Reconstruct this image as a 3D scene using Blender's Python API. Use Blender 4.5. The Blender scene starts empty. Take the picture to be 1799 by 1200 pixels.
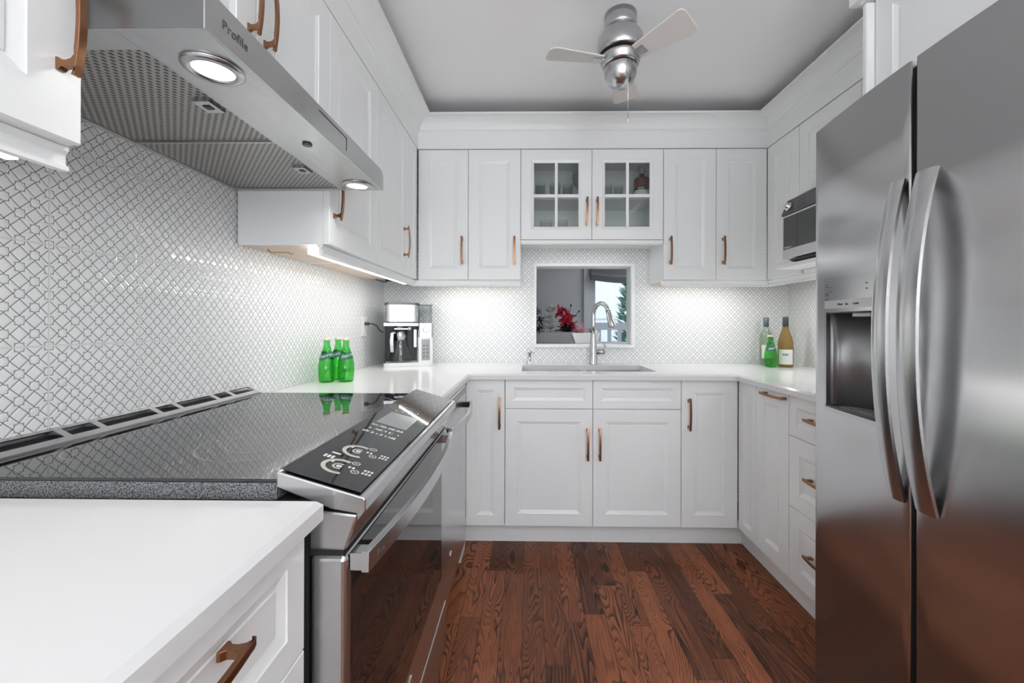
import bpy, bmesh, math, random
from mathutils import Vector, Matrix
S = bpy.context.scene
COL = S.collection
PI = math.pi
random.seed(7)

# ------------------------------------------------------------------ camera
yaw, pit, rol, EYE = .0153, .0015, .0026, 1.177
Xc = Vector((math.cos(yaw), math.sin(yaw), 0)); Yc = Vector((-math.sin(yaw), math.cos(yaw), 0)); Zc = Vector((0, 0, 1))
F = Yc*math.cos(pit) + Zc*math.sin(pit); Up = -Yc*math.sin(pit) + Zc*math.cos(pit)
R = Xc*math.cos(rol) + Up*math.sin(rol); U = -Xc*math.sin(rol) + Up*math.cos(rol)
cd = bpy.data.cameras.new('camera'); cam = bpy.data.objects.new('camera', cd); COL.objects.link(cam)
cd.sensor_width = 36; cd.lens = 36*711.45/1799; cd.shift_x = -.00991; cd.shift_y = -.0183; cd.clip_start = .02
M = Matrix.Identity(4)
for i, v in enumerate((R, U, -F)):
    for j in range(3): M[j][i] = v[j]
M[2][3] = EYE
cam.matrix_world = M
S.camera = cam
# ------------------------------------------------------------------ world, exposure, lights
S.view_settings.view_transform = 'Standard'; S.view_settings.look = 'None'
S.cycles.diffuse_bounces = 6; S.view_settings.exposure = -.38; S.view_settings.gamma = 1.0; S.view_settings.use_curve_mapping = False
W = bpy.data.worlds.new('world'); S.world = W; W.use_nodes = True
bg = W.node_tree.nodes['Background']; bg.inputs[0].default_value = (.80, .88, 1, 1); bg.inputs[1].default_value = 3.3

def area(name, loc, rot, sx, sy, power, color=(1, 1, 1), spread=180, shape='RECTANGLE'):
    l = bpy.data.lights.new(name, 'AREA'); l.shape = shape; l.size = sx; l.size_y = sy; l.energy = power; l.color = color
    l.spread = math.radians(spread)
    o = bpy.data.objects.new(name, l); COL.objects.link(o); o.location = loc; o.rotation_euler = rot
    return o
# fill light added behind the camera, tilted up to brighten the ceiling
area('rear_fill_light', (.35, -2.40, 1.00), (PI/2+1.15, 0, 0), 2.3, 1.5, 62, (.90, .95, 1))
# uplight of the added, unseen floor lamp, for overall room brightness
area('added_uplight', (.45, -1.55, 1.87), (PI, 0, 0), .34, .34, 72, (.95, .975, 1), 180, 'DISK')
# added fill light that brightens the room beyond the pass-through
area('next_room_fill', (1.6, 3.3, 2.3), (0, 0, 0), .8, .6, 24, (.9, .95, 1))
# LED strips under the wall cabinets (light of the strips)
LED = (.98, .99, 1)
area('strip_light_left', (-.728, 1.86, 1.4045), (0, 0, PI/2), 1.02, .02, 2.9, LED)
area('strip_light_left_front', (-.728, .2, 1.4045), (0, 0, PI/2), .7, .02, .15, LED)
area('strip_light_back_left', (-.33, 2.50, 1.4225), (0, 0, 0), .5, .02, 1.8, LED)
area('strip_light_back_right', (1.08, 2.50, 1.4225), (0, 0, 0), .5, .02, 1.8, LED)
area('strip_light_right', (1.50, 1.85, 1.4225), (0, 0, PI/2), .9, .02, 3.2, LED)
area('strip_light_sink', (.37, 2.52, 1.655), (0, 0, 0), .6, .02, .5, LED)
area('hood_lamp_light_near', (-.5402, .685, 1.603), (0, 0, 0), .055, .055, .4, (1, .98, .95), 150, 'DISK')
area('hood_lamp_light_far', (-.5402, 1.268, 1.603), (0, 0, 0), .055, .055, .4, (1, .98, .95), 150, 'DISK')

# ------------------------------------------------------------------ materials
class E_:
    """tiny expression builder for shader math"""
    def __init__(s, nt, sock): s.nt = nt; s.s = sock
    def op(s, o, b=None, c=None):
        n = s.nt.nodes.new('ShaderNodeMath'); n.operation = o
        for i, v in enumerate((s, b, c)):
            if v is None: continue
            if isinstance(v, E_): s.nt.links.new(v.s, n.inputs[i])
            else: n.inputs[i].default_value = v
        return E_(s.nt, n.outputs[0])
    def __add__(s, b): return s.op('ADD', b)
    def __sub__(s, b): return s.op('SUBTRACT', b)
    def __mul__(s, b): return s.op('MULTIPLY', b)
    def __truediv__(s, b): return s.op('DIVIDE', b)
    def abs(s): return s.op('ABSOLUTE')
    def floor(s): return s.op('FLOOR')
    def fract(s): return s.op('FRACT')
    def min(s, b): return s.op('MINIMUM', b)
    def max(s, b): return s.op('MAXIMUM', b)
    def lt(s, b): return s.op('LESS_THAN', b)
    def gt(s, b): return s.op('GREATER_THAN', b)
    def smooth(s, a, b, lo=0., hi=1.):
        n = s.nt.nodes.new('ShaderNodeMapRange'); n.interpolation_type = 'SMOOTHSTEP'
        s.nt.links.new(s.s, n.inputs[0])
        for i, v in zip((1, 2, 3, 4), (a, b, lo, hi)): n.inputs[i].default_value = v
        return E_(s.nt, n.outputs[0])
def combine(nt, x, y, z):
    n = nt.nodes.new('ShaderNodeCombineXYZ')
    for i, v in enumerate((x, y, z)):
        if isinstance(v, E_): nt.links.new(v.s, n.inputs[i])
        else: n.inputs[i].default_value = v
    return n.outputs[0]
def noise(nt, vec, scale=5, detail=2, rough=.5, dist=0.):
    n = nt.nodes.new('ShaderNodeTexNoise'); n.inputs['Scale'].default_value = scale; n.inputs['Detail'].default_value = detail
    n.inputs['Roughness'].default_value = rough; n.inputs['Distortion'].default_value = dist
    if vec is not None: nt.links.new(vec, n.inputs['Vector'])
    return n
def mixc(nt, fac, a, b):
    n = nt.nodes.new('ShaderNodeMix'); n.data_type = 'RGBA'
    if isinstance(fac, E_): nt.links.new(fac.s, n.inputs[0])
    else: n.inputs[0].default_value = fac
    for k, v in ((6, a), (7, b)):
        if isinstance(v, tuple): n.inputs[k].default_value = (*v[:3], 1)
        else: nt.links.new(v, n.inputs[k])
    return n.outputs[2]
def bump(nt, h, strength, distance=.001):
    n = nt.nodes.new('ShaderNodeBump'); n.inputs['Strength'].default_value = strength; n.inputs['Distance'].default_value = distance
    nt.links.new(h.s if isinstance(h, E_) else h, n.inputs['Height']); return n.outputs[0]
def new_mat(name):
    m = bpy.data.materials.new(name); m.use_nodes = True
    return m, m.node_tree, m.node_tree.nodes['Principled BSDF']
def P(name, col, rough=.5, metal=0., **kw):
    m, nt, b = new_mat(name)
    b.inputs['Base Color'].default_value = (*col, 1); b.inputs['Roughness'].default_value = rough; b.inputs['Metallic'].default_value = metal
    for k, v in kw.items():
        if k == 'emit': b.inputs['Emission Color'].default_value = (*v[0], 1); b.inputs['Emission Strength'].default_value = v[1]
        if k == 'trans': b.inputs['Transmission Weight'].default_value = v
        if k == 'ior': b.inputs['IOR'].default_value = v
        if k == 'coat': b.inputs['Coat Weight'].default_value = v; b.inputs['Coat Roughness'].default_value = .05
        if k == 'spec': b.inputs['Specular IOR Level'].default_value = v
    return m
def objco(nt): return nt.nodes.new('ShaderNodeTexCoord').outputs['Object']
def geopos(nt): return nt.nodes.new('ShaderNodeNewGeometry').outputs['Position']
def sep(nt, v):
    n = nt.nodes.new('ShaderNodeSeparateXYZ'); nt.links.new(v, n.inputs[0]); return [E_(nt, o) for o in n.outputs]
def paint(name, col, rough):
    m, nt, b = new_mat(name)
    n = noise(nt, objco(nt), 260, 2); h = E_(nt, n.outputs['Fac'])
    b.inputs['Base Color'].default_value = (*col, 1); b.inputs['Roughness'].default_value = rough
    nt.links.new(bump(nt, h, .04, .0006), b.inputs['Normal']); return m
m_cab = paint('white_lacquer', (.87, .88, .87), .32)
m_trim = paint('white_trim_paint', (.87, .88, .87), .38)
m_in = P('cabinet_interior', (.80, .81, .80), .6)
m_ceil = paint('ceiling_paint', (.94, .935, .94), .8)
m_wall = paint('wall_paint', (.72, .72, .71), .7)
m_gwall = paint('grey_wall_paint', (.46, .465, .475), .7)
m_plywood = P('cabinet_underside_wood', (.72, .60, .50), .55)
def stainless(name, base, rough, axis=2, amt=.10):
    m, nt, b = new_mat(name)
    x, y, z = sep(nt, objco(nt))
    sc = [(3, 3, 900), (3, 900, 3), (900, 3, 3)][{2: 0, 1: 1, 0: 2}[axis]]
    n = noise(nt, combine(nt, x*sc[0], y*sc[1], z*sc[2]), 1, 2); f = E_(nt, n.outputs['Fac'])
    b.inputs['Metallic'].default_value = 1; b.inputs['Base Color'].default_value = (base, base, base*1.01, 1)
    nt.links.new(f.smooth(.3, .7, rough-amt*.3, rough+amt*.3).s, b.inputs['Roughness'])
    return m
m_steel = stainless('brushed_stainless', .60, .24)
m_fridge = stainless('fridge_stainless', .66, .25, 2, .025)
m_handle_steel = P('satin_handle_steel', (.60, .60, .605), .24, 1.)
m_hood_steel = stainless('hood_stainless', .58, .30, 0)
m_sink = stainless('sink_stainless', .50, .28, 0)
m_nickel = stainless('brushed_nickel', .56, .25, 2, .06)
m_steel_dark = P('dark_steel', (.12, .12, .125), .35, .9)
m_bronze = P('brushed_copper_bronze', (.33, .165, .09), .28, 1.)
m_black = P('black_plastic', (.012, .012, .013), .35)
m_gap = P('dark_gap', (.01, .01, .01), .8)
m_blackglass = P('black_ceramic_glass', (.010, .010, .011), .035, 0, spec=.9)
m_ovenglass = P('oven_door_glass', (.012, .010, .010), .03, 0, spec=.95)
m_ring = P('burner_ring_print', (.30, .30, .31), .3)
m_print = P('white_print', (.75, .75, .72), .5)
m_printd = P('grey_print', (.08, .08, .085), .5)
m_printg = P('pale_green_print', (.48, .49, .40), .4)
m_lcd = P('lcd_window', (.30, .31, .31), .12)
m_glow = P('lamp_glow', (1, 1, 1), .5, emit=((1, .98, .95), 4))
m_strip = P('led_strip_glow', (1, 1, 1), .5, emit=((1, .99, .98), 5))
m_plastic_w = P('white_plastic', (.78, .78, .77), .35)
m_plastic_g = P('grey_plastic', (.28, .29, .30), .35)
m_chrome = P('polished_chrome', (.75, .75, .76), .08, 1)
m_blade = P('maple_fan_blade', (.74, .70, .665), .45)
m_fabric = P('grey_roman_fabric', (.11, .11, .115), .9)

def glass(name, col, rough=0., ior=1.45):
    return P(name, col, rough, 0, trans=1., ior=ior)
m_glass = glass('clear_glass', (.97, .98, .98), 0, 1.45)
def thin_glass(name, tint, refl=.12):
    m, nt, b = new_mat(name); nt.nodes.remove(b)
    out = nt.nodes['Material Output']; t = nt.nodes.new('ShaderNodeBsdfTransparent'); t.inputs[0].default_value = (*tint, 1)
    g = nt.nodes.new('ShaderNodeBsdfGlossy'); g.inputs['Roughness'].default_value = .02
    lw = nt.nodes.new('ShaderNodeLayerWeight'); lw.inputs[0].default_value = .5; fc = E_(nt, lw.outputs['Facing']).op('POWER', 4.)*.55+.04
    mx = nt.nodes.new('ShaderNodeMixShader'); nt.links.new(fc.s, mx.inputs[0]); nt.links.new(t.outputs[0], mx.inputs[1]); nt.links.new(g.outputs[0], mx.inputs[2])
    nt.links.new(mx.outputs[0], out.inputs[0]); return m
m_pane = thin_glass('cabinet_door_glass', (.90, .92, .915))
m_winglass = thin_glass('window_glass', (.95, .97, .97))
m_tumbler = thin_glass('tumbler_glass', (.97, .98, .98))
m_green = thin_glass('green_bottle_glass', (.33, .83, .37))
m_green_liq = thin_glass('green_bottle_water', (.86, .98, .74))
m_clearb = thin_glass('clear_wine_glass', (.80, .88, .84))
m_amber = P('amber_wine', (.36, .24, .09), .06, 0, trans=.45, ior=1.2)
m_red_liq = P('red_liqueur', (.12, .015, .02), .08)
m_capsule = P('grey_blue_capsule', (.16, .19, .22), .35, .5)
m_capd = P('dark_grey_capsule', (.08, .08, .085), .3, .6)
m_crown = P('bottle_crown_cap', (.75, .62, .48), .35, .5)
m_label_green = P('dark_green_label', (.02, .14, .09), .5)
m_label = P('white_paper_label', (.72, .71, .69), .6)
m_labelgrey = P('grey_label', (.30, .31, .33), .6)

# star and diamond relief tiles
def tile_mat(name, axis):
    m, nt, b = new_mat(name)
    X, Y, Z = sep(nt, geopos(nt))
    if axis == 'y': u = (Y-.8025)/.0476; tu = ((Y-.8025)/.1904)
    else: u = (X-.8186)/.0495; tu = ((X-.8186)/.198)
    v = (Z-1.1287)/.0511; tv = (Z-1.1287)/.2044
    s = u+v; d = u-v
    sf = (s - (s+.5).floor()); df = (d - (d+.5).floor())          # offset from the nearest star
    r, q = .205, .148
    L = ((sf.abs()-r).abs()).min((df.abs()-r).abs())*.707
    lx = ((sf+df)*.5).abs(); ly = ((sf-df)*.5).abs()
    B = lx.max(ly)-q
    dia = sf.abs().max(df.abs())
    w = .0135
    line1 = L.smooth(w*.55, w*1.5, 1, 0)*B.gt(0)
    line2 = B.abs().smooth(w*.55, w*1.5, 1, 0)*dia.gt(r)
    line = line1.max(line2)
    gu = ((tu - (tu+.5).floor()).abs()).min((tv - (tv+.5).floor()).abs())
    grout = gu.smooth(.005, .009, 1, 0)
    nl = line*(grout*-1+1)
    col = mixc(nt, nl, (.85, .855, .85), (.12, .125, .13))
    col = mixc(nt, grout, col, (.74, .74, .73))
    nt.links.new(col, b.inputs['Base Color'])
    h = (L.min(B.abs()+dia.lt(r)*1.)).smooth(0, .085, 0, 1)*(grout*-1+1)
    nz = E_(nt, noise(nt, geopos(nt), 22, 1).outputs['Fac'])
    h2 = h*.9+nz*1.3
    nt.links.new(bump(nt, h2, .55, .0013), b.inputs['Normal'])
    b.inputs['Roughness'].default_value = .10
    return m
m_tileY = tile_mat('star_tile_side', 'y'); m_tileX = tile_mat('star_tile_back', 'x')

# oak strip floor, dark stain
def wood_floor():
    m, nt, b = new_mat('stained_oak_floor')
    X, Y, Z = sep(nt, geopos(nt))
    pw = .083
    xi = ((X+.02)/pw); i = xi.floor(); fx = xi-i
    wn = nt.nodes.new('ShaderNodeTexWhiteNoise'); wn.noise_dimensions = '1D'; nt.links.new(i.s, wn.inputs['W']); r0 = E_(nt, wn.outputs['Value'])
    yl = (Y + r0*7.3)/.62; j = yl.floor(); fy = yl-j
    w2 = nt.nodes.new('ShaderNodeTexWhiteNoise'); w2.noise_dimensions = '2D'; nt.links.new(combine(nt, i, j, 0.), w2.inputs['Vector'])
    rc = nt.nodes.new('ShaderNodeSeparateColor'); nt.links.new(w2.outputs['Color'], rc.inputs[0])
    r1, r2, r3 = [E_(nt, o) for o in rc.outputs]
    # cathedral grain: contour lines of a stretched noise field
    stretch = r3*.9+.75
    gv = combine(nt, X*8.5*(r2*.8+.8)+r1*60, Y*1.25*stretch+r2*40, r3*20)
    n1 = E_(nt, noise(nt, gv, 1., 1.5, .4, .35).outputs['Fac'])
    wob = E_(nt, noise(nt, combine(nt, X*60, Y*9, r1*9), 1, 2).outputs['Fac'])
    ph = (n1*(r1*14+24) + wob*.34).fract()
    grain = ph.smooth(.05, .55, 1, 0)*ph.smooth(0., .03)
    soft = (n1*(r1*14+24)).fract().smooth(0, 1, 0, 1)
    pores = E_(nt, noise(nt, combine(nt, X*420, Y*14, r1*5), 1, 2).outputs['Fac']).smooth(.50, .72)
    base = mixc(nt, r3.smooth(0, 1), (.050, .015, .008), (.33, .105, .044))
    base = mixc(nt, soft*.45, base, (.33, .115, .048))
    base = mixc(nt, pores*.5, base, (.045, .016, .010))
    amt = E_(nt, noise(nt, combine(nt, X*14+r1*30, Y*2.2, 3.), 1, 2).outputs['Fac']).smooth(.30, .62, .25, 1)
    base = mixc(nt, grain*amt*.93, base, (.0125, .0045, .0035))
    edge = (fx.min(fx*-1+1))*pw
    edgey = (fy.min(fy*-1+1))*.62
    e = edge.min(edgey)
    base = mixc(nt, e.smooth(.0004, .0016, .9, 0), base, (.010, .005, .004))
    nt.links.new(base, b.inputs['Base Color'])
    nt.links.new(pores.smooth(0, 1, .34, .46).s, b.inputs['Roughness']); b.inputs['Specular IOR Level'].default_value = .25
    h = e.smooth(0, .0025)*1.0 - grain*.18
    nt.links.new(bump(nt, h, .5, .0012), b.inputs['Normal'])
    return m
m_floor = wood_floor()
def quartz():
    m, nt, b = new_mat('white_quartz')
    p = geopos(nt)
    n = E_(nt, noise(nt, p, 1.6, 5, .6, 1.2).outputs['Fac']); v = (n-.5).abs().smooth(0, .012, 1, 0)
    k = E_(nt, noise(nt, p, 1.1, 2).outputs['Fac']).smooth(.52, .7)
    col = mixc(nt, v*k*.22, (.77, .77, .765), (.60, .60, .60))
    nt.links.new(col, b.inputs['Base Color']); b.inputs['Roughness'].default_value = .13
    return m
m_quartz = quartz()
def filter_mat():
    m, nt, b = new_mat('aluminium_filter_mesh')
    X, Y, Z = sep(nt, objco(nt))
    def wave(e, k): return (e*(2*PI/k)).op('SINE')
    h = wave(X, .0150)*wave(Y, .0170); h2 = wave(X+.0035, .0150)*wave(Y+.004, .0170)
    wire = h.smooth(.12, .42, 1, 0); wire2 = h2.smooth(.1, .5, 1, 0)
    col = mixc(nt, wire2, (.02, .02, .02), (.14, .13, .12)); col = mixc(nt, wire, col, (.50, .49, .47))
    nt.links.new(col, b.inputs['Base Color']); b.inputs['Metallic'].default_value = .75; b.inputs['Roughness'].default_value = .38
    nt.links.new(bump(nt, wire+wire2*.5, .9, .002), b.inputs['Normal']); return m
m_filter = filter_mat()
def speckle():
    m, nt, b = new_mat('speckled_grey_trim')
    n = E_(nt, noise(nt, geopos(nt), 420, 2, .7).outputs['Fac']).smooth(.42, .58)
    nt.links.new(mixc(nt, n, (.02, .021, .022), (.28, .29, .30)), b.inputs['Base Color']); b.inputs['Roughness'].default_value = .35
    return m
m_speck = speckle()
m_leaf_dark = P('dark_leaf', (.010, .018, .014), .45)
m_leaf_pale = P('pale_sage_leaf', (.36, .38, .31), .6)
m_leaf_pink = P('pink_leaf', (.70, .36, .40), .5)
m_leaf_green = P('green_leaf', (.05, .16, .05), .5)
m_petal = P('crimson_petal', (.30, .006, .025), .5)
m_blue = P('dusky_blue_petal', (.13, .17, .24), .6)
def tree_mat():
    m, nt, b = new_mat('evergreen_foliage')
    n = E_(nt, noise(nt, geopos(nt), 16, 3).outputs['Fac']).smooth(.35, .65)
    nt.links.new(mixc(nt, n, (.02, .10, .07), (.14, .38, .27)), b.inputs['Base Color']); return m
m_tree = tree_mat()
def siding_mat():
    m, nt, b = new_mat('white_board_siding')
    X, Y, Z = sep(nt, geopos(nt)); f = (X/.16).fract().smooth(0, .06)
    nt.links.new(mixc(nt, f, (.60, .62, .64), (.84, .85, .86)), b.inputs['Base Color']); return m
m_siding = siding_mat()

# ------------------------------------------------------------------ mesh helpers
class MB:
    def __init__(s): s.v = []; s.f = []; s.mi = []; s.sm = []; s.cur = 0
    def add(s, vs, fs, smooth=False):
        o = len(s.v); s.v += [tuple(p) for p in vs]
        for f in fs: s.f.append([o+i for i in f]); s.mi.append(s.cur); s.sm.append(smooth)
        return s
    def box(s, x0, x1, y0, y1, z0, z1):
        x0, x1 = sorted((x0, x1)); y0, y1 = sorted((y0, y1)); z0, z1 = sorted((z0, z1))
        return s.add([(x0,y0,z0),(x1,y0,z0),(x1,y1,z0),(x0,y1,z0),(x0,y0,z1),(x1,y0,z1),(x1,y1,z1),(x0,y1,z1)],
                     [(0,3,2,1),(4,5,6,7),(0,1,5,4),(1,2,6,5),(2,3,7,6),(3,0,4,7)])
    def prism(s, poly, axis, a, b):
        """poly: 2D points; axis 'x': (y,z), 'y': (x,z), 'z': (x,y)"""
        n = len(poly)
        ar = sum(poly[i][0]*poly[(i+1) % n][1]-poly[(i+1) % n][0]*poly[i][1] for i in range(n))
        if ar < 0: poly = poly[::-1]
        def pt(p, t): return {'x': (t, p[0], p[1]), 'y': (p[0], t, p[1]), 'z': (p[0], p[1], t)}[axis]
        lo, hi = min(a, b), max(a, b)
        if axis == 'y': lo, hi = hi, lo
        vs = [pt(p, lo) for p in poly]+[pt(p, hi) for p in poly]
        fs = [tuple(range(n))[::-1], tuple(range(n, 2*n))]+[(i, (i+1) % n, n+(i+1) % n, n+i) for i in range(n)]
        return s.add(vs, fs)
    def lathe(s, prof, c=(0,0,0), n=32, axis='z', smooth=True, sx=1., sy=1.):
        vs = []; fs = []
        for r, z in prof:
            for k in range(n):
                a = 2*PI*k/n; p = (r*math.cos(a)*sx, r*math.sin(a)*sy, z)
                if axis == 'y': p = (p[0], -p[2], p[1])
                if axis == 'x': p = (p[2], p[0], p[1])
                vs.append((p[0]+c[0], p[1]+c[1], p[2]+c[2]))
        m = len(prof)
        for i in range(m-1):
            for k in range(n):
                fs.append((i*n+k, i*n+(k+1) % n, (i+1)*n+(k+1) % n, (i+1)*n+k))
        fs.append(tuple(range(n))[::-1]); fs.append(tuple(range((m-1)*n, m*n)))
        s.add(vs, fs, smooth); s.sm[-1] = False; s.sm[-2] = False
        return s
    def tube(s, path, r, n=10, closed=False):
        path = [Vector(p) for p in path]; rs = r if isinstance(r, (list, tuple)) else [r]*len(path)
        vs = []; up = None; m = len(path)
        for i, p in enumerate(path):
            if closed: t = path[(i+1) % m]-path[i-1]
            else: t = path[min(i+1, m-1)]-path[max(i-1, 0)]
            t.normalize()
            if up is None: up = t.orthogonal().normalized()
            up = (up-t*up.dot(t)).normalized(); sd = t.cross(up)
            for k in range(n):
                a = 2*PI*k/n; vs.append(p+(up*math.cos(a)+sd*math.sin(a))*rs[i])
        fs = []
        for i in range(m if closed else m-1):
            for k in range(n):
                j = (i+1) % m
                fs.append((i*n+k, i*n+(k+1) % n, j*n+(k+1) % n, j*n+k))
        if not closed: fs.append(tuple(range(n))[::-1]); fs.append(tuple(range((m-1)*n, m*n)))
        return s.add(vs, fs, True)
    def ribbon(s, sections):
        """loft closed sections (lists of equal length of 3D points)"""
        n = len(sections[0]); vs = [p for q in sections for p in q]; fs = []
        for i in range(len(sections)-1):
            for k in range(n): fs.append((i*n+k, i*n+(k+1) % n, (i+1)*n+(k+1) % n, (i+1)*n+k))
        fs.append(tuple(range(n))[::-1]); fs.append(tuple(range((len(sections)-1)*n, len(sections)*n)))
        return s.add(vs, fs)
    def xf(s, fn): s.v = [tuple(fn(Vector(p))) for p in s.v]; return s
    def build(s, name, mat, parent=None, loc=(0,0,0), bevel=0., world=False, seg=2, fix=True):
        me = bpy.data.meshes.new(name); vs = s.v
        if world and parent is not None:
            q = parent.location; vs = [(p[0]-q[0], p[1]-q[1], p[2]-q[2]) for p in vs]
        me.from_pydata(vs, [], s.f)
        for m in (mat if isinstance(mat, (list, tuple)) else [mat]): me.materials.append(m)
        for i, p in enumerate(me.polygons): p.material_index = s.mi[i]; p.use_smooth = s.sm[i]
        if fix:
            bm = bmesh.new(); bm.from_mesh(me); bmesh.ops.recalc_face_normals(bm, faces=bm.faces); bm.to_mesh(me); bm.free()
        o = bpy.data.objects.new(name, me); COL.objects.link(o); o.location = loc
        if parent is not None: o.parent = parent
        if bevel:
            b = o.modifiers.new('bevel', 'BEVEL'); b.width = bevel; b.segments = seg; b.limit_method = 'ANGLE'; b.angle_limit = math.radians(40)
        return o
def tag(o, label, cat, group=None, kind=None):
    if label: o['label'] = label
    if cat: o['category'] = cat
    if group: o['group'] = group
    if kind: o['kind'] = kind
    return o
def thing(name, label, cat, loc=(0,0,0), rz=0., group=None):
    o = bpy.data.objects.new(name, None); COL.objects.link(o); o.location = loc; o.rotation_euler = (0, 0, rz)
    o.empty_display_size = .05
    return tag(o, label, cat, group)
def struct(name, mb, mat, label=None, bevel=0., **k):
    o = mb.build(name, mat, bevel=bevel, **k); o['kind'] = 'structure'
    if label: o['label'] = label; o['category'] = name.split('_')[0]
    return o
def kids(o): return [c for c in COL.objects if c.parent == o]
def copy_tree(o, parent=None):
    c = o.copy(); COL.objects.link(c); c.parent = parent
    for ch in kids(o): copy_tree(ch, c)
    return c
def text_mesh(txt, size, name, mat, parent, matrix, ext=.0004, shear=0., spacing=1.):
    cu = bpy.data.curves.new(name+'_curve', 'FONT'); cu.body = txt; cu.size = size; cu.extrude = ext; cu.shear = shear; cu.space_character = spacing
    t = bpy.data.objects.new('tmp', cu); COL.objects.link(t)
    me = bpy.data.meshes.new_from_object(t); bpy.data.objects.remove(t)
    me.materials.clear(); me.materials.append(mat)
    me.transform(matrix)
    if parent is not None: me.transform(Matrix.Translation(-parent.location))
    o = bpy.data.objects.new(name, me); COL.objects.link(o); o.parent = parent
    return o
def frame_mat(origin, right, up):
    r = Vector(right).normalized(); u = Vector(up).normalized(); n = r.cross(u)
    M = Matrix.Identity(4)
    for j in range(3): M[j][0] = r[j]; M[j][1] = u[j]; M[j][2] = n[j]; M[j][3] = origin[j]
    return M

# ------------------------------------------------------------------ room dimensions
XL, XR, YW = -.967, 1.718, 2.697          # wall faces
CT = .915                                  # counter height
ZC = 2.45
YR = -3.0                                  # rear wall
# pull handle
def handle_mesh():
    pts = []; N = 14; hl = .084
    yo = lambda z: -(.027+.008*(1-(z/hl)**2))
    for i in range(N+1):
        z = -hl+2*hl*i/N; pts.append((yo(z), z))
    pts.append((yo(hl)+.006, hl))
    def post(zc, sgn):
        q = [(-.0225-.004, .012), (-.022, .0065), (-.015, .0042), (-.008, .0045), (-.004, .008), (0, .009)]
        a = [(y, zc+sgn*w) for y, w in q]; b = [(y, zc-sgn*w) for y, w in q][::-1]
        return a+b
    pts += post(.068, 1)
    for i in range(1, N):
        z = .056-.112*i/N; pts.append((yo(z)+.0065, z))
    pts += post(-.068, 1)
    pts.append((yo(hl)+.006, -hl))
    return pts
_h = MB().prism(handle_mesh(), 'x', -.0055, .0055)
_h0 = _h.build('pull_handle', m_bronze, bevel=.0008)
H_ME = _h0.data; bpy.data.objects.remove(_h0)
_h = MB().prism(handle_mesh(), 'x', -.0055, .0055).xf(lambda p: Vector((p.z, p.y, -p.x)))
_h0 = _h.build('pull_handle', m_bronze); H_MEH = _h0.data; bpy.data.objects.remove(_h0)
def put_handle(parent, x, z, orient='v'):
    o = bpy.data.objects.new('handle', H_ME if orient == 'v' else H_MEH); COL.objects.link(o); o.parent = parent; o.location = (x, 0, z)
    b = o.modifiers.new('bevel', 'BEVEL'); b.width = .0009; b.segments = 2; b.limit_method = 'ANGLE'; b.angle_limit = math.radians(50)
    return o
# routed cabinet front; origin at its lower left, outer face at y=0, body behind (+y)
def front_mesh(w, h, t=.02, fr=.065, bev=.018, dep=.008, glass=False):
    mb = MB()
    rings = [(0, t), (0, .0015), (.0015, 0), (fr, 0), (fr+.0012, .0022), (fr+bev, dep)]
    if glass: rings += [(fr+bev, t), (0, t)]
    else: rings += [(fr+bev+.0012, dep-.0025)]
    vs = []
    for i, y in rings: vs += [(i, y, i), (w-i, y, i), (w-i, y, h-i), (i, y, h-i)]
    fs = []
    for r in range(len(rings)-1):
        for k in range(4): fs.append((r*4+k, r*4+(k+1) % 4, (r+1)*4+(k+1) % 4, (r+1)*4+k))
    if not glass:
        fs.append(tuple(range((len(rings)-1)*4, len(rings)*4))); fs.append((3, 2, 1, 0))
    return mb.add(vs, fs)
G = .0014
def add_front(parent, kind, x0, x1, z0, z1, handle=None, fr=.065, bev=.018, glass=False, name=None):
    mb = front_mesh(x1-x0-2*G, z1-z0-2*G, fr=fr, bev=bev, glass=glass)
    o = mb.build(name or kind, m_cab, parent, loc=(x0+G, 0, z0+G))
    if handle: put_handle(o, handle[0]-x0-G, handle[1]-z0-G, handle[2])
    return o
def carcass(parent, w, d, z0, z1, t=.02, mat=None, under=None):
    mb = MB().box(0.0005, w-.0005, t+.001, d, z0, z1)
    if under: mb.cur = 1; mb.box(.016, w-.016, t+.01, d-.002, z0-.0012, z0+.001)
    return mb.build('body', [m_cab, m_plywood] if under else (mat or m_cab), parent)

# ================================================================== SETTING
fl = MB().box(-3.2, 3.4, -3.2, 5.2, -.05, 0); struct('floor', fl, m_floor, 'stained oak strip floor')
struct('ceiling', MB().box(-3.2, 3.4, -3.2, 5.2, ZC, ZC+.05), m_ceil, 'plain pale grey ceiling above the kitchen')
w = MB().box(XL-.1, XL, YR, YW+.113, 0, ZC)
for i in range(6): w.mi[i] = 0
o = struct('wall_left', w, [m_tileY], 'left wall covered in white star patterned relief tiles')
w = MB()
w.box(XL, .05, YW, YW+.113, 0, ZC); w.box(.681, XR, YW, YW+.113, 0, ZC)
w.box(.05, .681, YW, YW+.113, 0, 1.0335); w.box(.05, .681, YW, YW+.113, 1.5585, ZC)
struct('wall_back', w, m_tileX, 'back wall covered in white star patterned tiles round the pass-through')
w = MB().box(XR, XR+.1, YR, YW+.113, 0, ZC)
struct('wall_right', w, [m_tileY], 'right wall with star tiles between counter and wall cabinets')
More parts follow.
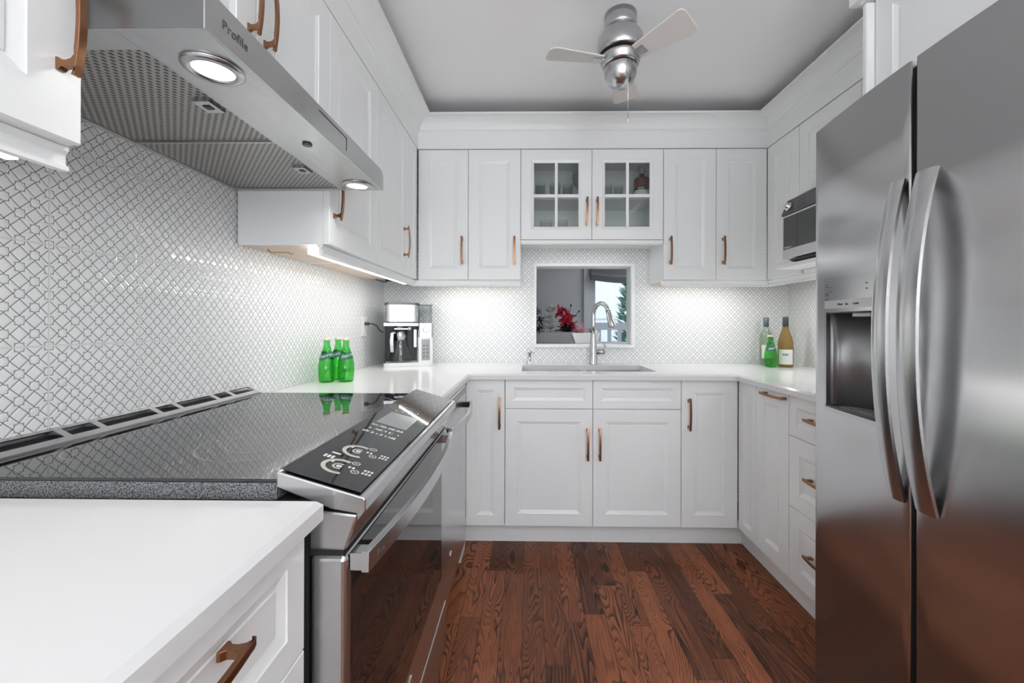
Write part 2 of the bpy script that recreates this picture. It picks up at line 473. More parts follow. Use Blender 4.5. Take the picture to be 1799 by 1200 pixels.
# unseen rear wall; its wide window is added to account for light
w = MB(); w.box(XL-.1, -.85, YR-.1, YR, 0, ZC); w.box(1.55, XR+.1, YR-.1, YR, 0, ZC)
w.box(-.85, 1.55, YR-.1, YR, 0, .55); w.box(-.85, 1.55, YR-.1, YR, 2.15, ZC)
struct('wall_rear', w, m_wall, 'painted wall behind the camera')
w = MB()
for x0, x1 in ((-.85, -.79), (.32, .38), (1.49, 1.55)): w.box(x0, x1, YR-.07, YR-.02, .55, 2.15)
w.box(-.85, 1.55, YR-.07, YR-.02, .55, .61); w.box(-.85, 1.55, YR-.07, YR-.02, 2.09, 2.15)
wf = struct('window_added', w, m_trim, 'wide white framed window added out of view in the rear wall for light')
# pass-through frame
w = MB()
X0, X1, Z0, Z1 = .036, .7036, 1.0176, 1.5747
for (a, b, c, d) in ((X0, X1, Z0, 1.0345), (X0, X1, 1.5575, Z1), (X0, .0515, 1.0345, 1.5575), (.6795, X1, 1.0345, 1.5575)):
    w.box(a, b, 2.6855, YW, c, d)
for (a, b, c, d) in ((.05, .681, 1.0335, 1.0375), (.05, .681, 1.5545, 1.5585), (.05, .054, 1.0375, 1.5545), (.677, .681, 1.0375, 1.5545)):
    w.box(a, b, YW-.002, YW+.113, c, d)
struct('trim_1', w, m_trim, 'white painted frame lining the pass-through opening above the sink', bevel=.002)

# crown over the wall cabinets: flat frieze then cove; mitred polyline path
def crown(name, path, prof, label, mat=m_trim):
    """path: list of (x,y, nx,ny) corner points with outward mitre offset per unit projection; prof: (p,z)"""
    mb = MB(); secs = []
    for (x, y, nx, ny) in path: secs.append([(x+nx*p, y+ny*p, z) for p, z in prof])
    mb.ribbon(secs); return struct(name, mb, mat, label)
XLu, XRu, Yu = -.6575, 1.3996, 2.3963
zt = 2.2077
cove = [(-.02, zt+.004), (0, zt+.004), (.0005, 2.303), (.006, 2.312), (.016, 2.318)]+[(.016+.070*(1-math.cos(a)), 2.318+.055*math.sin(a)) for a in [PI/2*k/6 for k in range(1, 7)]]+[(.093, 2.373), (.093, 2.383), (.080, 2.383), (-.02, 2.33)]
crown('trim_2', [(XLu, -.35, 1, 0), (XLu, Yu, 1, -1), (XRu, Yu, -1, -1), (XRu, 1.332, -1, 0)], cove, 'white frieze and cove moulding running over the wall cabinets')
zb = 1.4353
rail = [(-.040, zb-.001), (-.0215, zb-.001), (-.0215, zb-.007), (-.0265, zb-.012), (-.0265, zb-.026), (-.0215, zb-.030), (-.0215, zb-.036), (-.034, zb-.036), (-.034, zb-.008), (-.040, zb-.008)]
crown('trim_3', [(XLu, 1.324, 1, 0), (XLu, Yu, 1, -1), (-.049, Yu, 0, -1)], rail, 'white light rail under the left and back left wall cabinets')
crown('trim_4', [(.7965, Yu, 0, -1), (XRu, Yu, -1, -1), (XRu, 1.335, -1, 0)], rail, 'white light rail under the back right wall cabinets')
crown('trim_5', [(XLu, -.34, 1, 0), (XLu, .5876, 1, 0)], rail, 'white light rail under the near left wall cabinet')
crown('trim_6', [(-.046, Yu, 0, -1), (.7935, Yu, 0, -1)], [(-.03, 1.671), (-.004, 1.671), (-.004, 1.650), (-.012, 1.645), (-.03, 1.645)], 'white rail under the glass-fronted cabinet')
# toe kicks
mb = MB(); mb.box(-.372, 1.160, 2.190, 2.205, 0, .1155); mb.box(1.146, 1.161, 1.30, 2.19, 0, .1155)
struct('baseboard_back', mb, m_cab, 'white toe kick under the sink cabinets')
mb = MB(); mb.box(-.385, -.372, 1.985, 2.205, 0, .1155); mb.box(-.40, -.385, -.3, .596, 0, .1155)
struct('baseboard_left', mb, m_cab, 'white toe kick under the left cabinets')

# ================================================================== COUNTERS
def slab(name, outline, inset, hole, label):
    """outline CCW list; inset: same vertices moved inward on exposed edges (for the chamfer)"""
    bm = bmesh.new(); zt_, zm, zb_ = CT, CT-.008, CT-.030
    n = len(outline)
    A = [bm.verts.new((x, y, zb_)) for x, y in outline]; B = [bm.verts.new((x, y, zm)) for x, y in outline]; C = [bm.verts.new((x, y, zt_)) for x, y in inset]
    for i in range(n):
        j = (i+1) % n
        bm.faces.new((A[i], A[j], B[j], B[i])); bm.faces.new((B[i], B[j], C[j], C[i]))
    if not hole:
        bm.faces.new(C); bm.faces.new(A[::-1])
    else:
        hx0, hx1, hy0, hy1 = hole; hp = [(hx0, hy0), (hx1, hy0), (hx1, hy1), (hx0, hy1)]
        ht = [bm.verts.new((x, y, zt_)) for x, y in hp]; hb = [bm.verts.new((x, y, zb_)) for x, y in hp]
        for i in range(4): j = (i+1) % 4; bm.faces.new((ht[j], ht[i], hb[i], hb[j]))
        for ring, hole_v in ((C, ht), (A, hb)):
            ed = []
            for L in (ring, hole_v):
                for i in range(len(L)):
                    e = bm.edges.get((L[i], L[(i+1) % len(L)])) or bm.edges.new((L[i], L[(i+1) % len(L)])); ed.append(e)
            bmesh.ops.triangle_fill(bm, edges=ed, use_beauty=True)
    bmesh.ops.recalc_face_normals(bm, faces=bm.faces)
    me = bpy.data.meshes.new(name); bm.to_mesh(me); bm.free(); me.materials.append(m_quartz)
    o = bpy.data.objects.new(name, me); COL.objects.link(o); return tag(o, label, 'countertop')
c = .007
SINK = (-.036, .703, 2.222, 2.566)
slab('countertop', [(XL+.001, 1.3815), (-.3034, 1.3815), (-.3034, 2.0934), (1.0712, 2.0934), (1.0712, 1.325), (XR-.001, 1.325), (XR-.001, YW-.001), (XL+.001, YW-.001)],
     [(XL+.001, 1.3815), (-.3034-c, 1.3815), (-.3034-c, 2.0934+c), (1.0712+c, 2.0934+c), (1.0712+c, 1.325), (XR-.001, 1.325), (XR-.001, YW-.001), (XL+.001, YW-.001)],
     SINK, 'long U-shaped white quartz countertop around the sink')
slab('countertop', [(XL+.001, -.33), (-.3034, -.33), (-.3034, .597), (XL+.001, .597)], [(XL+.001, -.33), (-.3034-c, -.33), (-.3034-c, .597-c), (XL+.001, .597-c)], None,
     'white quartz countertop in the near left foreground beside the range')

# ================================================================== BASE CABINETS
ZD, ZR, ZTOP = .1167, .7305, .884
def base_cab(label, loc, rz, w, d):
    t = thing('base_cabinet', label, 'cabinet', loc, rz)
    carcass(t, w, d, ZD, ZTOP-.001); return t
Yb = 2.117
t = base_cab('narrow white base cabinet left of the sink cabinet, in the inner corner', (-.3277+.001, Yb, 0), 0, .2055, .57)
add_front(t, 'door', 0, .2055, ZD, ZTOP, (.178, .711, 'v'), fr=.055)
t = base_cab('wide white sink base cabinet with two doors and two false drawer fronts', (-.1207, Yb, 0), 0, .9166, .08)
add_front(t, 'drawer_front', 0, .4583, ZR, ZTOP, None, fr=.042, bev=.016); add_front(t, 'drawer_front', .4583, .9166, ZR, ZTOP, None, fr=.042, bev=.016)
add_front(t, 'door', 0, .4583, ZD, ZR, (.430, .552, 'v')); add_front(t, 'door', .4583, .9166, ZD, ZR, (.4925, .552, 'v'))
t = base_cab('white base cabinet right of the sink cabinet, single door', (.7959, Yb, 0), 0, .2925, .57)
add_front(t, 'door', 0, .2925, ZD, ZTOP, (.037, .709, 'v'))
XRb = 1.0892
t = base_cab('white corner base cabinet on the right run with a top-handled door', (XRb, 2.116, 0), -PI/2, .406, .60)
add_front(t, 'corner_panel', 0.0005, .166, ZD, ZTOP, None, fr=.045, name='corner_panel')
add_front(t, 'door', .166, .406, ZD, ZTOP, (.316, .862, 'h'))
t = base_cab('white three-drawer base cabinet between the corner cabinet and refrigerator', (XRb, 1.709, 0), -PI/2, .376, .60)
add_front(t, 'drawer', 0, .376, .7145, ZTOP, (.205, .806, 'h'), fr=.045, bev=.016)
add_front(t, 'drawer', 0, .376, .4227, .7145, (.205, .575, 'h')); add_front(t, 'drawer', 0, .376, ZD, .4227, (.205, .278, 'h'))
XLb = -.3277
t = thing('base_cabinet', 'white drawer base cabinet in the near left foreground under the counter', 'cabinet', (XLb, -.30, 0), PI/2)
carcass(t, .892, .60, ZD, ZTOP-.001)
add_front(t, 'drawer', 0, .892, .698, ZTOP, (.662, .824, 'h'), fr=.042, bev=.018)
add_front(t, 'drawer', 0, .892, .41, .698, (.662, .56, 'h')); add_front(t, 'drawer', 0, .892, ZD, .41, (.662, .27, 'h'))
t = thing('filler_panel', 'white filler panel between the dishwasher and corner cabinet', 'panel', (XLb, 1.985, 0), PI/2)
MB().box(0, .130, .001, .05, .0, ZTOP).build('panel', m_cab, t)

# ================================================================== WALL CABINETS
ZB, ZT = 1.4353, 2.2077
def wall_cab(label, loc, rz, w, d, z0, z1, under=True):
    t = thing('wall_cabinet', label, 'cabinet', loc, rz); carcass(t, w, d, z0, z1, under=under); return t
HZ = 1.606
t = wall_cab('tall white two-door wall cabinet left of the glass-fronted cabinet', (XLu+.001, Yu, 0), 0, .6095, .298, ZB, ZT)
add_front(t, 'door', 0, .2986, ZB, ZT, (.2635, HZ, 'v')); add_front(t, 'door', .2986, .6095, ZB, ZT, (.5735, HZ, 'v'))
t = wall_cab('tall white two-door wall cabinet right of the glass-fronted cabinet', (.7945, Yu, 0), 0, .6045, .298, ZB, ZT)
add_front(t, 'door', 0, .308, ZB, ZT, (.038, HZ, 'v')); add_front(t, 'door', .308, .6045, ZB, ZT, (.346, HZ, 'v'))
# left run
t = wall_cab('white wall cabinet on the left run between range hood and corner', (XLu, 1.325, 0), PI/2, .415, .305, ZB, ZT)
add_front(t, 'door', 0, .415, ZB, ZT, (.032, HZ, 'v'))
t = wall_cab('white corner wall cabinet at the far end of the left run', (XLu, 1.7405, 0), PI/2, .63, .305, ZB, ZT)
add_front(t, 'door', 0, .435, ZB, ZT, (.385, HZ, 'v')); add_front(t, 'corner_panel', .435, .63, ZB, ZT, None, fr=.05, name='corner_panel')
t = wall_cab('white two-door wall cabinet above the range hood', (XLu, .5885, 0), PI/2, .7355, .305, 1.775, ZT, under=False)
add_front(t, 'door', 0, .378, 1.775, ZT, (.350, 1.937, 'v')); add_front(t, 'door', .378, .7355, 1.775, ZT, (.408, 1.937, 'v'))
t = wall_cab('white wall cabinet cropped at the near left, beside the range hood', (XLu, -.34, 0), PI/2, .9265, .305, ZB, ZT)
add_front(t, 'door', 0, .4625, ZB, ZT, (.43, HZ, 'v')); add_front(t, 'door', .4625, .9265, ZB, ZT, (.8965, 1.6055, 'v'))
# right run
t = wall_cab('white single-door wall cabinet in the back right corner beside the microwave', (XRu, Yu-.001, 0), -PI/2, .2785, .315, ZB, ZT)
add_front(t, 'door', 0, .2785, ZB, ZT, None)
t = thing('wall_cabinet', 'white wall cabinet with open microwave niche near the refrigerator', 'cabinet', (XRu, 2.116, 0), -PI/2)
mb = MB(); w_ = .782; d_ = .315
mb.box(.0005, w_-.0005, .021, d_, 1.842, ZT); mb.box(.0005, .018, .021, d_, 1.478, 1.842); mb.box(w_-.018, w_-.0005, .021, d_, 1.478, 1.842); mb.box(.018, w_-.018, d_-.012, d_, 1.478, 1.842)
mb.build('body', m_cab, t)
add_front(t, 'door', 0, .391, 1.8439, ZT, None); add_front(t, 'door', .391, w_, 1.8439, ZT, None)
MB().box(.0005, w_-.0005, -.115, d_, 1.459, 1.477).build('shelf', m_cab, t, bevel=.0015)
MB().box(.0005, w_-.0005, .021, d_, ZB, 1.458).build('bottom_panel', m_cab, t)
# tall gable beside the fridge and cabinet above it
t = thing('gable_board', 'tall white end panel between the counter and refrigerator', 'panel', (1.075, 1.303, 0))
mb = MB(); mb.prism([(0, .004), (.004, 0), (.64, 0), (.64, .020), (.004, .020), (0, .016)], 'z', 0, 2.2); mb.build('panel', m_cab, t)
t = wall_cab('white deep cabinet above the refrigerator', (1.098, 1.3015, 0), -PI/2, .96, .62, 1.83, ZT, under=False)
add_front(t, 'door', 0, .48, 1.83, ZT, None, fr=.06); add_front(t, 'door', .48, .96, 1.83, ZT, None, fr=.06)
crown('trim_7', [(1.698, 1.325, 0, 1), (1.075, 1.325, -1, 1), (1.075, .30, -1, 0)], [(-.02, 2.209), (.0, 2.209), (.004, 2.216), (.022, 2.216), (.022, 2.30), (.04, 2.32), (.06, 2.37), (.06, 2.383), (-.02, 2.383)], 'white frieze above the refrigerator cabinet')

# glass fronted cabinet
t = thing('glass_fronted_cabinet', 'white wall cabinet with two four-pane glass doors above the sink opening', 'cabinet', (-.0465, Yu, 0))
w_ = .840; z0 = 1.6725; d_ = .299
mb = MB(); mb.box(0.0005, .018, .021, d_, z0, ZT); mb.box(w_-.018, w_-.0005, .021, d_, z0, ZT); mb.box(.018, w_-.018, .021, d_, z0, z0+.018); mb.box(.018, w_-.018, .021, d_, ZT-.018, ZT)
mb.box(.411, .429, .021, .04, z0+.018, ZT-.018)
mb.build('body', [m_cab], t)
MB().box(.018, w_-.018, d_-.01, d_, z0+.018, ZT-.018).build('back_panel', m_in, t)
MB().box(.019, w_-.019, .045, d_-.011, 1.925, 1.943).build('shelf', m_cab, t)
for k, hx in ((0, .390), (1, .4505)):
    x0 = k*.42; wd = .42-2*G; hd = ZT-z0-2*G
    dr = add_front(t, 'door', x0, x0+.42, z0, ZT, (hx, 1.8355, 'v'), fr=.058, bev=.0185, glass=True)
    a = .0765
    mb = MB(); mb.box(wd/2-.0085, wd/2+.0085, .003, .014, a, hd-a); mb.box(a, wd/2-.0085, .003, .014, 1.9315-z0-.0095, 1.9315-z0+.0095); mb.box(wd/2+.0085, wd-a, .003, .014, 1.9315-z0-.0095, 1.9315-z0+.0095)
    mb.build('muntin', m_cab, dr, bevel=.001)
    MB().box(a-.0, wd-a, .0145, .0175, a, hd-a).build('pane', m_pane, dr)
zs = 1.944
def tumbler(x, y, z, r, h, label):
    mb = MB().lathe([(r*.86, 0), (r*.9, .004), (r, h), (r-.0018, h), (r*.86-.0018, .008), (.001, .008)], n=20)
    o = mb.build('drinking_glass', m_tumbler, loc=(x, y, z)); return tag(o, label, 'glass', 'clear glasses in the glass-fronted cabinet')
for x, y, z, r, h, l in ((.075, 2.56, zs, .034, .115, 'clear tall glass at the left of the upper shelf'), (.165, 2.53, zs, .036, .10, 'clear tumbler behind the upper left door muntin'),
    (.245, 2.55, zs, .035, .10, 'clear tumbler right of the muntin on the upper shelf, left door'), (.49, 2.53, zs, .032, .095, 'clear tumbler at the left of the right door, upper shelf'),
    (.565, 2.56, zs, .032, .10, 'second clear tumbler on the upper shelf behind the right door'),
    (.11, 2.55, 1.6915, .042, .13, 'clear tall glass at the bottom left of the glass cabinet'), (.205, 2.55, 1.6915, .042, .13, 'clear tall glass right of the muntin at the bottom of the left door'),
    (.66, 2.54, 1.6915, .036, .045, 'low clear glass dish at the bottom right of the cabinet')):
    tumbler(x, y, z, r, h, l)
mb = MB().lathe([(.032, 0), (.033, .003), (.005, .008), (.0035, .055), (.01, .065), (.034, .095), (.038, .13), (.033, .165), (.031, .165), (.035, .13), (.03, .097), (.002, .068)], n=24)
tag(mb.build('stemmed_glass', m_tumbler, loc=(.305, 2.50, zs)), 'clear stemmed glass at the right of the upper left shelf', 'glass')
t = thing('liqueur_bottle', 'dark red liqueur bottle with a white label behind the right glass door', 'bottle', (.700, 2.52, zs))
MB().lathe([(.046, 0), (.048, .004), (.048, .118), (.044, .130), (.019, .142), (.0155, .150), (.0155, .158)], n=28).build('bottle', m_red_liq, t)
MB().lathe([(.0155, .158), (.0155, .175), (.019, .176), (.019, .205), (.017, .208)], n=24).build('stopper', m_plastic_g, t)
MB().lathe([(.0485, .012), (.0486, .052)], n=28).build('label', m_label, t); MB().lathe([(.0487, .052), (.0487, .070)], n=28).build('label_band', m_black, t)
def arc_bar(mb, R_, a0, a1, z0, z1, n=4):
    vs = []; 
    for k in range(n+1):
        a = a0+(a1-a0)*k/n; vs += [(R_*math.sin(a), -R_*math.cos(a), z0), (R_*math.sin(a), -R_*math.cos(a), z1)]
    mb.add(vs, [(2*k, 2*k+2, 2*k+3, 2*k+1) for k in range(n)])
mb = MB()
for k in range(5): arc_bar(mb, .0490, -.75+.17*k, -.64+.17*k, .057, .065)
mb.build('label_print', m_label, t)
mb = MB()
for k in range(3): arc_bar(mb, .0489, -.75, .25, .020+.009*k, .0215+.009*k)
mb.build('label_lines', m_labelgrey, t)

# ================================================================== RANGE HOOD
t = thing('range_hood', 'stainless under-cabinet range hood with two lit lamps and mesh filters', 'range hood', (-.72, .956, 1.60))
HX0, HX1, HY0, HY1, HZ0 = XL+.001, -.478, .5895, 1.3235, 1.612
mb = MB()
# outer shell (side profile), open underside modelled by a recessed tray
mb.prism([(HX0, HZ0+.035), (HX1-.004, HZ0+.035), (HX1-.004, HZ0+.060), (-.60, 1.745), (-.66, 1.772), (HX0, 1.772)], 'y', HY0+.001, HY1-.001)
mb.box(-.6165, HX1-.003, HY0+.001, HY1-.001, HZ0, HZ0+.035)
mb.box(HX0, -.6165, HY0+.001, .637, HZ0, HZ0+.035); mb.box(HX0, -.6165, 1.309, HY1-.001, HZ0, HZ0+.035)
mb.box(HX0, -.958, .637, 1.309, HZ0, HZ0+.035)
mb.build('canopy', m_hood_steel, t, world=True, bevel=.001)
MB().prism([(HY0, HZ0), (HY1, HZ0), (HY1, HZ0+.046), (HY1-.014, HZ0+.062), (HY0+.014, HZ0+.062), (HY0, HZ0+.046)], 'x', HX1-.003, HX1).build('front_panel', m_hood_steel, t, world=True)
MB().box(HX0, HX1-.0035, HY0, HY0+.0009, HZ0+.0005, HZ0+.060).build('side_plate', P('dark_reflection_side', (.20, .20, .205), .32, .85), t, world=True)  # near side's dark reflection put into the plate colour
for a, b in ((.638, .968), (.974, 1.308)):
    f = MB().box(-.957, -.618, a, b, HZ0+.006, HZ0+.012).build('filter', m_filter, t, world=True)
    lx = -.643; ly = (a+b)/2
    MB().box(lx-.017, lx+.017, ly-.022, ly+.022, -.009, 0).xf(lambda p: p).build('latch', m_nickel, f, loc=(0, 0, 0)).location = (.72-.0, -.956, HZ0+.006-1.60)
    MB().box(lx-.007, lx+.007, ly-.007, ly+.007, -.0105, -.009).build('latch_tab', m_black, f).location = (.72, -.956, HZ0+.006-1.60)
MB().box(-.957, -.618, .968, .974, HZ0+.001, HZ0+.012).build('divider', m_hood_steel, t, world=True)
for ly in (.685, 1.268):
    lp = MB().lathe([(.046, 0), (.046, -.003), (.042, -.006), (.033, -.007), (.030, -.003), (.030, 0)], c=(-.5402, ly, HZ0), n=40).build('lamp', m_nickel, t, world=True)
    MB().lathe([(.029, 0), (.028, -.0045), (.001, -.0055)], n=32).build('lens', m_glow, lp, loc=(-.5402+.72, ly-.956, HZ0-1.60))
MB().lathe([(.011, 0), (.011, -.004), (.009, -.005)], c=(-.5386, .976, HZ0), n=24).build('button', m_steel_dark, t, world=True)
mb = MB(); mb.box(HX1, HX1+.0006, .915, 1.055, 1.6605, 1.6625); mb.box(HX1, HX1+.0006, 1.053, 1.055, 1.629, 1.6605)
mb.build('display_outline', m_gap, t, world=True)
MB().lathe([(.0022, 0), (.0022, .0006)], c=(HX1, 1.040, 1.643), n=12, axis='x').build('indicator', m_print, t, world=True)
text_mesh('Profile', .021, 'lettering', m_printd, t, frame_mat((HX1+.0004, .622, 1.636), (0, 1, 0), (0, 0, 1)), spacing=1.05)

# ================================================================== RANGE
t = thing('range', 'stainless slide-in electric range with black glass cooktop and oven door', 'range', (-.62, .996, 0))
RY0, RY1 = .6145, 1.3785
mb = MB(); mb.box(-.93, -.336, RY0+.004, RY1-.004, .03, .905)
mb.build('body', m_steel_dark, t, world=True)
MB().box(-.957, -.384, RY0, RY1, .9060, .9315).build('cooktop_edge', m_speck, t, world=True)
MB().box(-.925, -.3845, RY0, RY1, .9318, .9370).build('cooktop_glass', m_blackglass, t, world=True, bevel=.001)
for cx_, cy_, r_ in ((-.775, .790, .100), (-.520, .812, .122), (-.765, 1.185, .085), (-.520, 1.195, .115), (-.52, .812, .075)):
    path = [(cx_+r_*math.cos(2*PI*k/64), cy_+r_*math.sin(2*PI*k/64), .93725) for k in range(64)]
    mb = MB()
    vs = []; fs = []
    for k in range(64):
        a = 2*PI*k/64
        for rr in (r_-.0009, r_+.0009): vs.append((cx_+rr*math.cos(a), cy_+rr*math.sin(a), .93715))
    for k in range(64): j = (k+1) % 64; fs.append((2*k, 2*k+1, 2*j+1, 2*j))
    mb.add(vs, fs).build('burner_ring', m_ring, t, world=True)
# rear vent trim with slots
mb = MB()
VA, VB = (-.963, .9625), (-.918, .9400)   # top rear edge, bottom front edge (x,z)
def vent_pt(s, y, n=0.):
    x = VA[0]+(VB[0]-VA[0])*s; z = VA[1]+(VB[1]-VA[1])*s
    return (x+n*.447, y, z+n*.894)
slots = []
yy = RY0+.012
for L_ in (.045, .115, .055, .125, .048, .115, .05, .10): slots.append((yy, min(yy+L_, RY1-.014))); yy += L_+.014
ys = [RY0]+[q for s_ in slots if s_[0] < RY1-.03 for q in s_]+[RY1]
for i in range(len(ys)-1):
    a, b = ys[i], ys[i+1]
    if b-a < .001: continue
    solid = i % 2 == 0
    segs = [(0, 1)] if solid else [(0, .16), (.70, 1)]
    for s0, s1 in segs:
        q = [vent_pt(s0, a), vent_pt(s1, a), vent_pt(s1, a, -.004), vent_pt(s0, a, -.004)]; q2 = [(x, b, z) for x, _, z in q]
        mb.ribbon([q, q2])
mb.prism([(VA[0], .9325), (VA[0]+.001, VA[1]-.001), (VA[0]-.002, VA[1]-.001), (VA[0]-.002, .9325)], 'y', RY0, RY1)
mb.prism([(VB[0]+.002, .9372), (VB[0]+.002, .9405), (VB[0]-.003, .9405), (VB[0]-.003, .9372)], 'y', RY0, RY1)
mb.build('vent_trim', m_steel, t, world=True)
mb = MB(); mb.prism([(-.961, .9335), (-.923, .9335), (-.923, .9350), (-.961, .9480)], 'y', RY0+.002, RY1-.002); mb.build('vent_recess', m_black, t, world=True)
# sloped control panel
def cp(s, y, n=0.):     # s 0..1 across glass from cooktop to front
    return (-.384+.128*s+n*.278, y, .9505-.037*s+n*.961)
prof = [(-.3845, .925), (-.3845, .9485), (-.382, .9490), (-.256, .9125), (-.250, .9115), (-.2475, .908), (-.2475, .889), (-.252, .885), (-.300, .893)]
mb = MB().prism(prof, 'y', RY0-.0015, RY1+.0015); mb.build('control_panel', m_steel, t, world=True, bevel=.002)
q = [cp(.02, 0, .0016), cp(.985, 0, .0016), cp(.985, 0, .0026), cp(.02, 0, .0026)]
gl = MB().ribbon([[(x, RY0+.005, z) for x, _, z in q], [(x, RY1-.006, z) for x, _, z in q]]).build('control_glass', m_blackglass, t, world=True)
NH = .0030
def cpquad(mb, s0, s1, y0, y1, n=NH): mb.add([cp(s0, y0, n), cp(s1, y0, n), cp(s1, y1, n), cp(s0, y1, n)], [(0, 1, 2, 3)])
mb = MB(); cpquad(mb, .21, .755, .944, 1.054); mb.build('display', m_lcd, t, world=True)
def cparc(mb, sc, yc, r0, r1, a0, a1, n=28):
    vs = []; fs = []
    for k in range(n+1):
        a = a0+(a1-a0)*k/n
        for rr in (r0, r1): vs.append(cp(sc+rr*math.cos(a)/.133, yc+rr*math.sin(a), NH))
    for k in range(n): fs.append((2*k, 2*k+1, 2*k+3, 2*k+2))
    mb.add(vs, fs)
mb = MB(); mbw = MB()
for yc in (.758, .680):
    cparc(mb, .50, yc, .0215, .029, PI*.38, PI*1.66); cparc(mb, .50, yc, .0075, .0115, PI*.35, PI*1.7, 18); cparc(mbw, .50, yc, 0.001, .005, 0, 2*PI, 18)
    for (sx_, dy) in ((.62, .027), (.70, -.004)):
        cparc(mbw, sx_+.02, yc+dy, .0055, .0072, 0, 2*PI, 18); cpquad(mbw, sx_, sx_+.04, yc+dy-.0012, yc+dy+.0012)
    for k in range(2):
        cpquad(mbw, .60+.05*k, .63+.05*k, yc+.004, yc+.011)
        for j in range(3): cpquad(mbw, .80+.045*j, .83+.045*j, yc-.004+.011*k, yc+.003+.011*k)
    cpquad(mbw, .36, .39, yc+.008, yc+.015)
cpquad(mbw, .24, .36, .722, .728)
for k in range(3): cpquad(mbw, .20+.05*k, .235+.05*k, .700, .712)
rnd = random.Random(3)
for row, y in enumerate((.924, .898, .872)):
    for cidx in range(4):
        for k in range(3):
            if rnd.random() < .85: cpquad(mbw, .20+.15*cidx+.035*k, .225+.15*cidx+.035*k, y+rnd.uniform(-.006, -.003), y+rnd.uniform(.003, .008))
        if cidx: cpquad(mbw, .178+.15*cidx, .184+.15*cidx, y-.007, y+.008)
for row, y in enumerate((1.072, 1.10)):
    for cidx in range(4):
        cpquad(mbw, .24+.13*cidx, .27+.13*cidx, y-.003, y+.005); cpquad(mbw, .325+.13*cidx, .329+.13*cidx, y-.006, y+.009)
cpquad(mbw, .06, .66, 1.1255, 1.1265)
mb.build('dial_print', m_printg, t, world=True); mbw.build('button_print', m_print, t, world=True)
# apron below the panel
mb = MB(); mb.prism([(-.336, .892), (-.262, .884), (-.262, .874), (-.279, .828), (-.336, .828)], 'y', RY0+.001, RY1-.001)
mb.build('apron', m_steel, t, world=True, bevel=.004)
mb = MB().box(-.335, -.283, RY0+.004, RY1-.004, .819, .829); mb.build('shadow_gap', m_gap, t, world=True)
# oven door
mb = MB().box(-.334, -.277, RY0, RY1, .240, .820)
dr = mb.build('oven_door', m_steel, t, world=True, bevel=.008, seg=3)
MB().box(-.2775, -.2755, RY0+.018, 1.292, .366, .818).build('window', m_ovenglass, dr, bevel=.0006)
kids(dr)[-1].location = (.62, -.996, 0)
# door handle: bowed blade on two posts
secs = []; N = 20
for i in range(N+1):
    y = .624+(1.318-.624)*i/N; u = 2*i/N-1; x = -.246+.024*(1-u*u)
    secs.append([(x-.012, y, .790), (x, y, .790), (x+.001, y, .823), (x-.012, y, .823)])
hd = MB().ribbon(secs); hd = hd.build('handle', m_steel, t, world=True, bevel=.001)
for y0, y1 in ((.624, .650), (1.292, 1.318)):
    MB().box(-.276, -.256, y0, y1, .793, .820).build('handle_post', m_steel, t, world=True, bevel=.001)
text_mesh('Profile', .0165, 'lettering', m_printd, t, frame_mat((-.2415, .650, .800), (.0026*1.2, .04, 0), (0, 0, 1)))
MB().lathe([(.017, 0), (.017, .002), (.014, .003)], c=(-.277, .953, .325), n=28, axis='x').build('emblem', m_chrome, t, world=True)
text_mesh('GE', .013, 'lettering', m_printd, t, frame_mat((-.2738, .9425, .3205), (0, 1, 0), (0, 0, 1)))
MB().box(-.334, -.277, RY0, RY1, .085, .2355).build('storage_drawer', m_steel, t, world=True, bevel=.006)
MB().box(-.88, -.36, RY0+.03, RY1-.03, 0, .03).build('base', m_black, t, world=True)

# ================================================================== DISHWASHER
t = thing('dishwasher', 'stainless dishwasher with curved bar handle beyond the range', 'dishwasher', (-.62, 1.68, 0))
MB().box(-.90, -.345, 1.386, 1.980, .11, .883).build('body', m_steel_dark, t, world=True)
MB().box(-.344, -.305, 1.384, 1.982, .115, .878).build('door', m_steel, t, world=True, bevel=.006, seg=3)
MB().box(-.3048, -.3038, 1.39, 1.976, .842, .868).build('control_strip', m_blackglass, t, world=True)
MB().box(-.90, -.365, 1.386, 1.980, 0, .11).build('toe_panel', m_black, t, world=True)
secs = []
for i in range(N+1):
    y = 1.425+(1.935-1.425)*i/N; u = 2*i/N-1; x = -.270+.026*(1-u*u)
    secs.append([(x-.012, y, .775), (x, y, .775), (x+.001, y, .806), (x-.012, y, .806)])
MB().ribbon(secs).build('handle', m_steel, t, world=True, bevel=.001)
for y0, y1 in ((1.425, 1.448), (1.912, 1.935)): MB().box(-.305, -.281, y0, y1, .779, .802).build('handle_post', m_black, t, world=True)
MB().lathe([(.015, 0), (.015, .002), (.012, .003)], c=(-.305, 1.60, .26), n=24, axis='x').build('emblem', m_chrome, t, world=True)

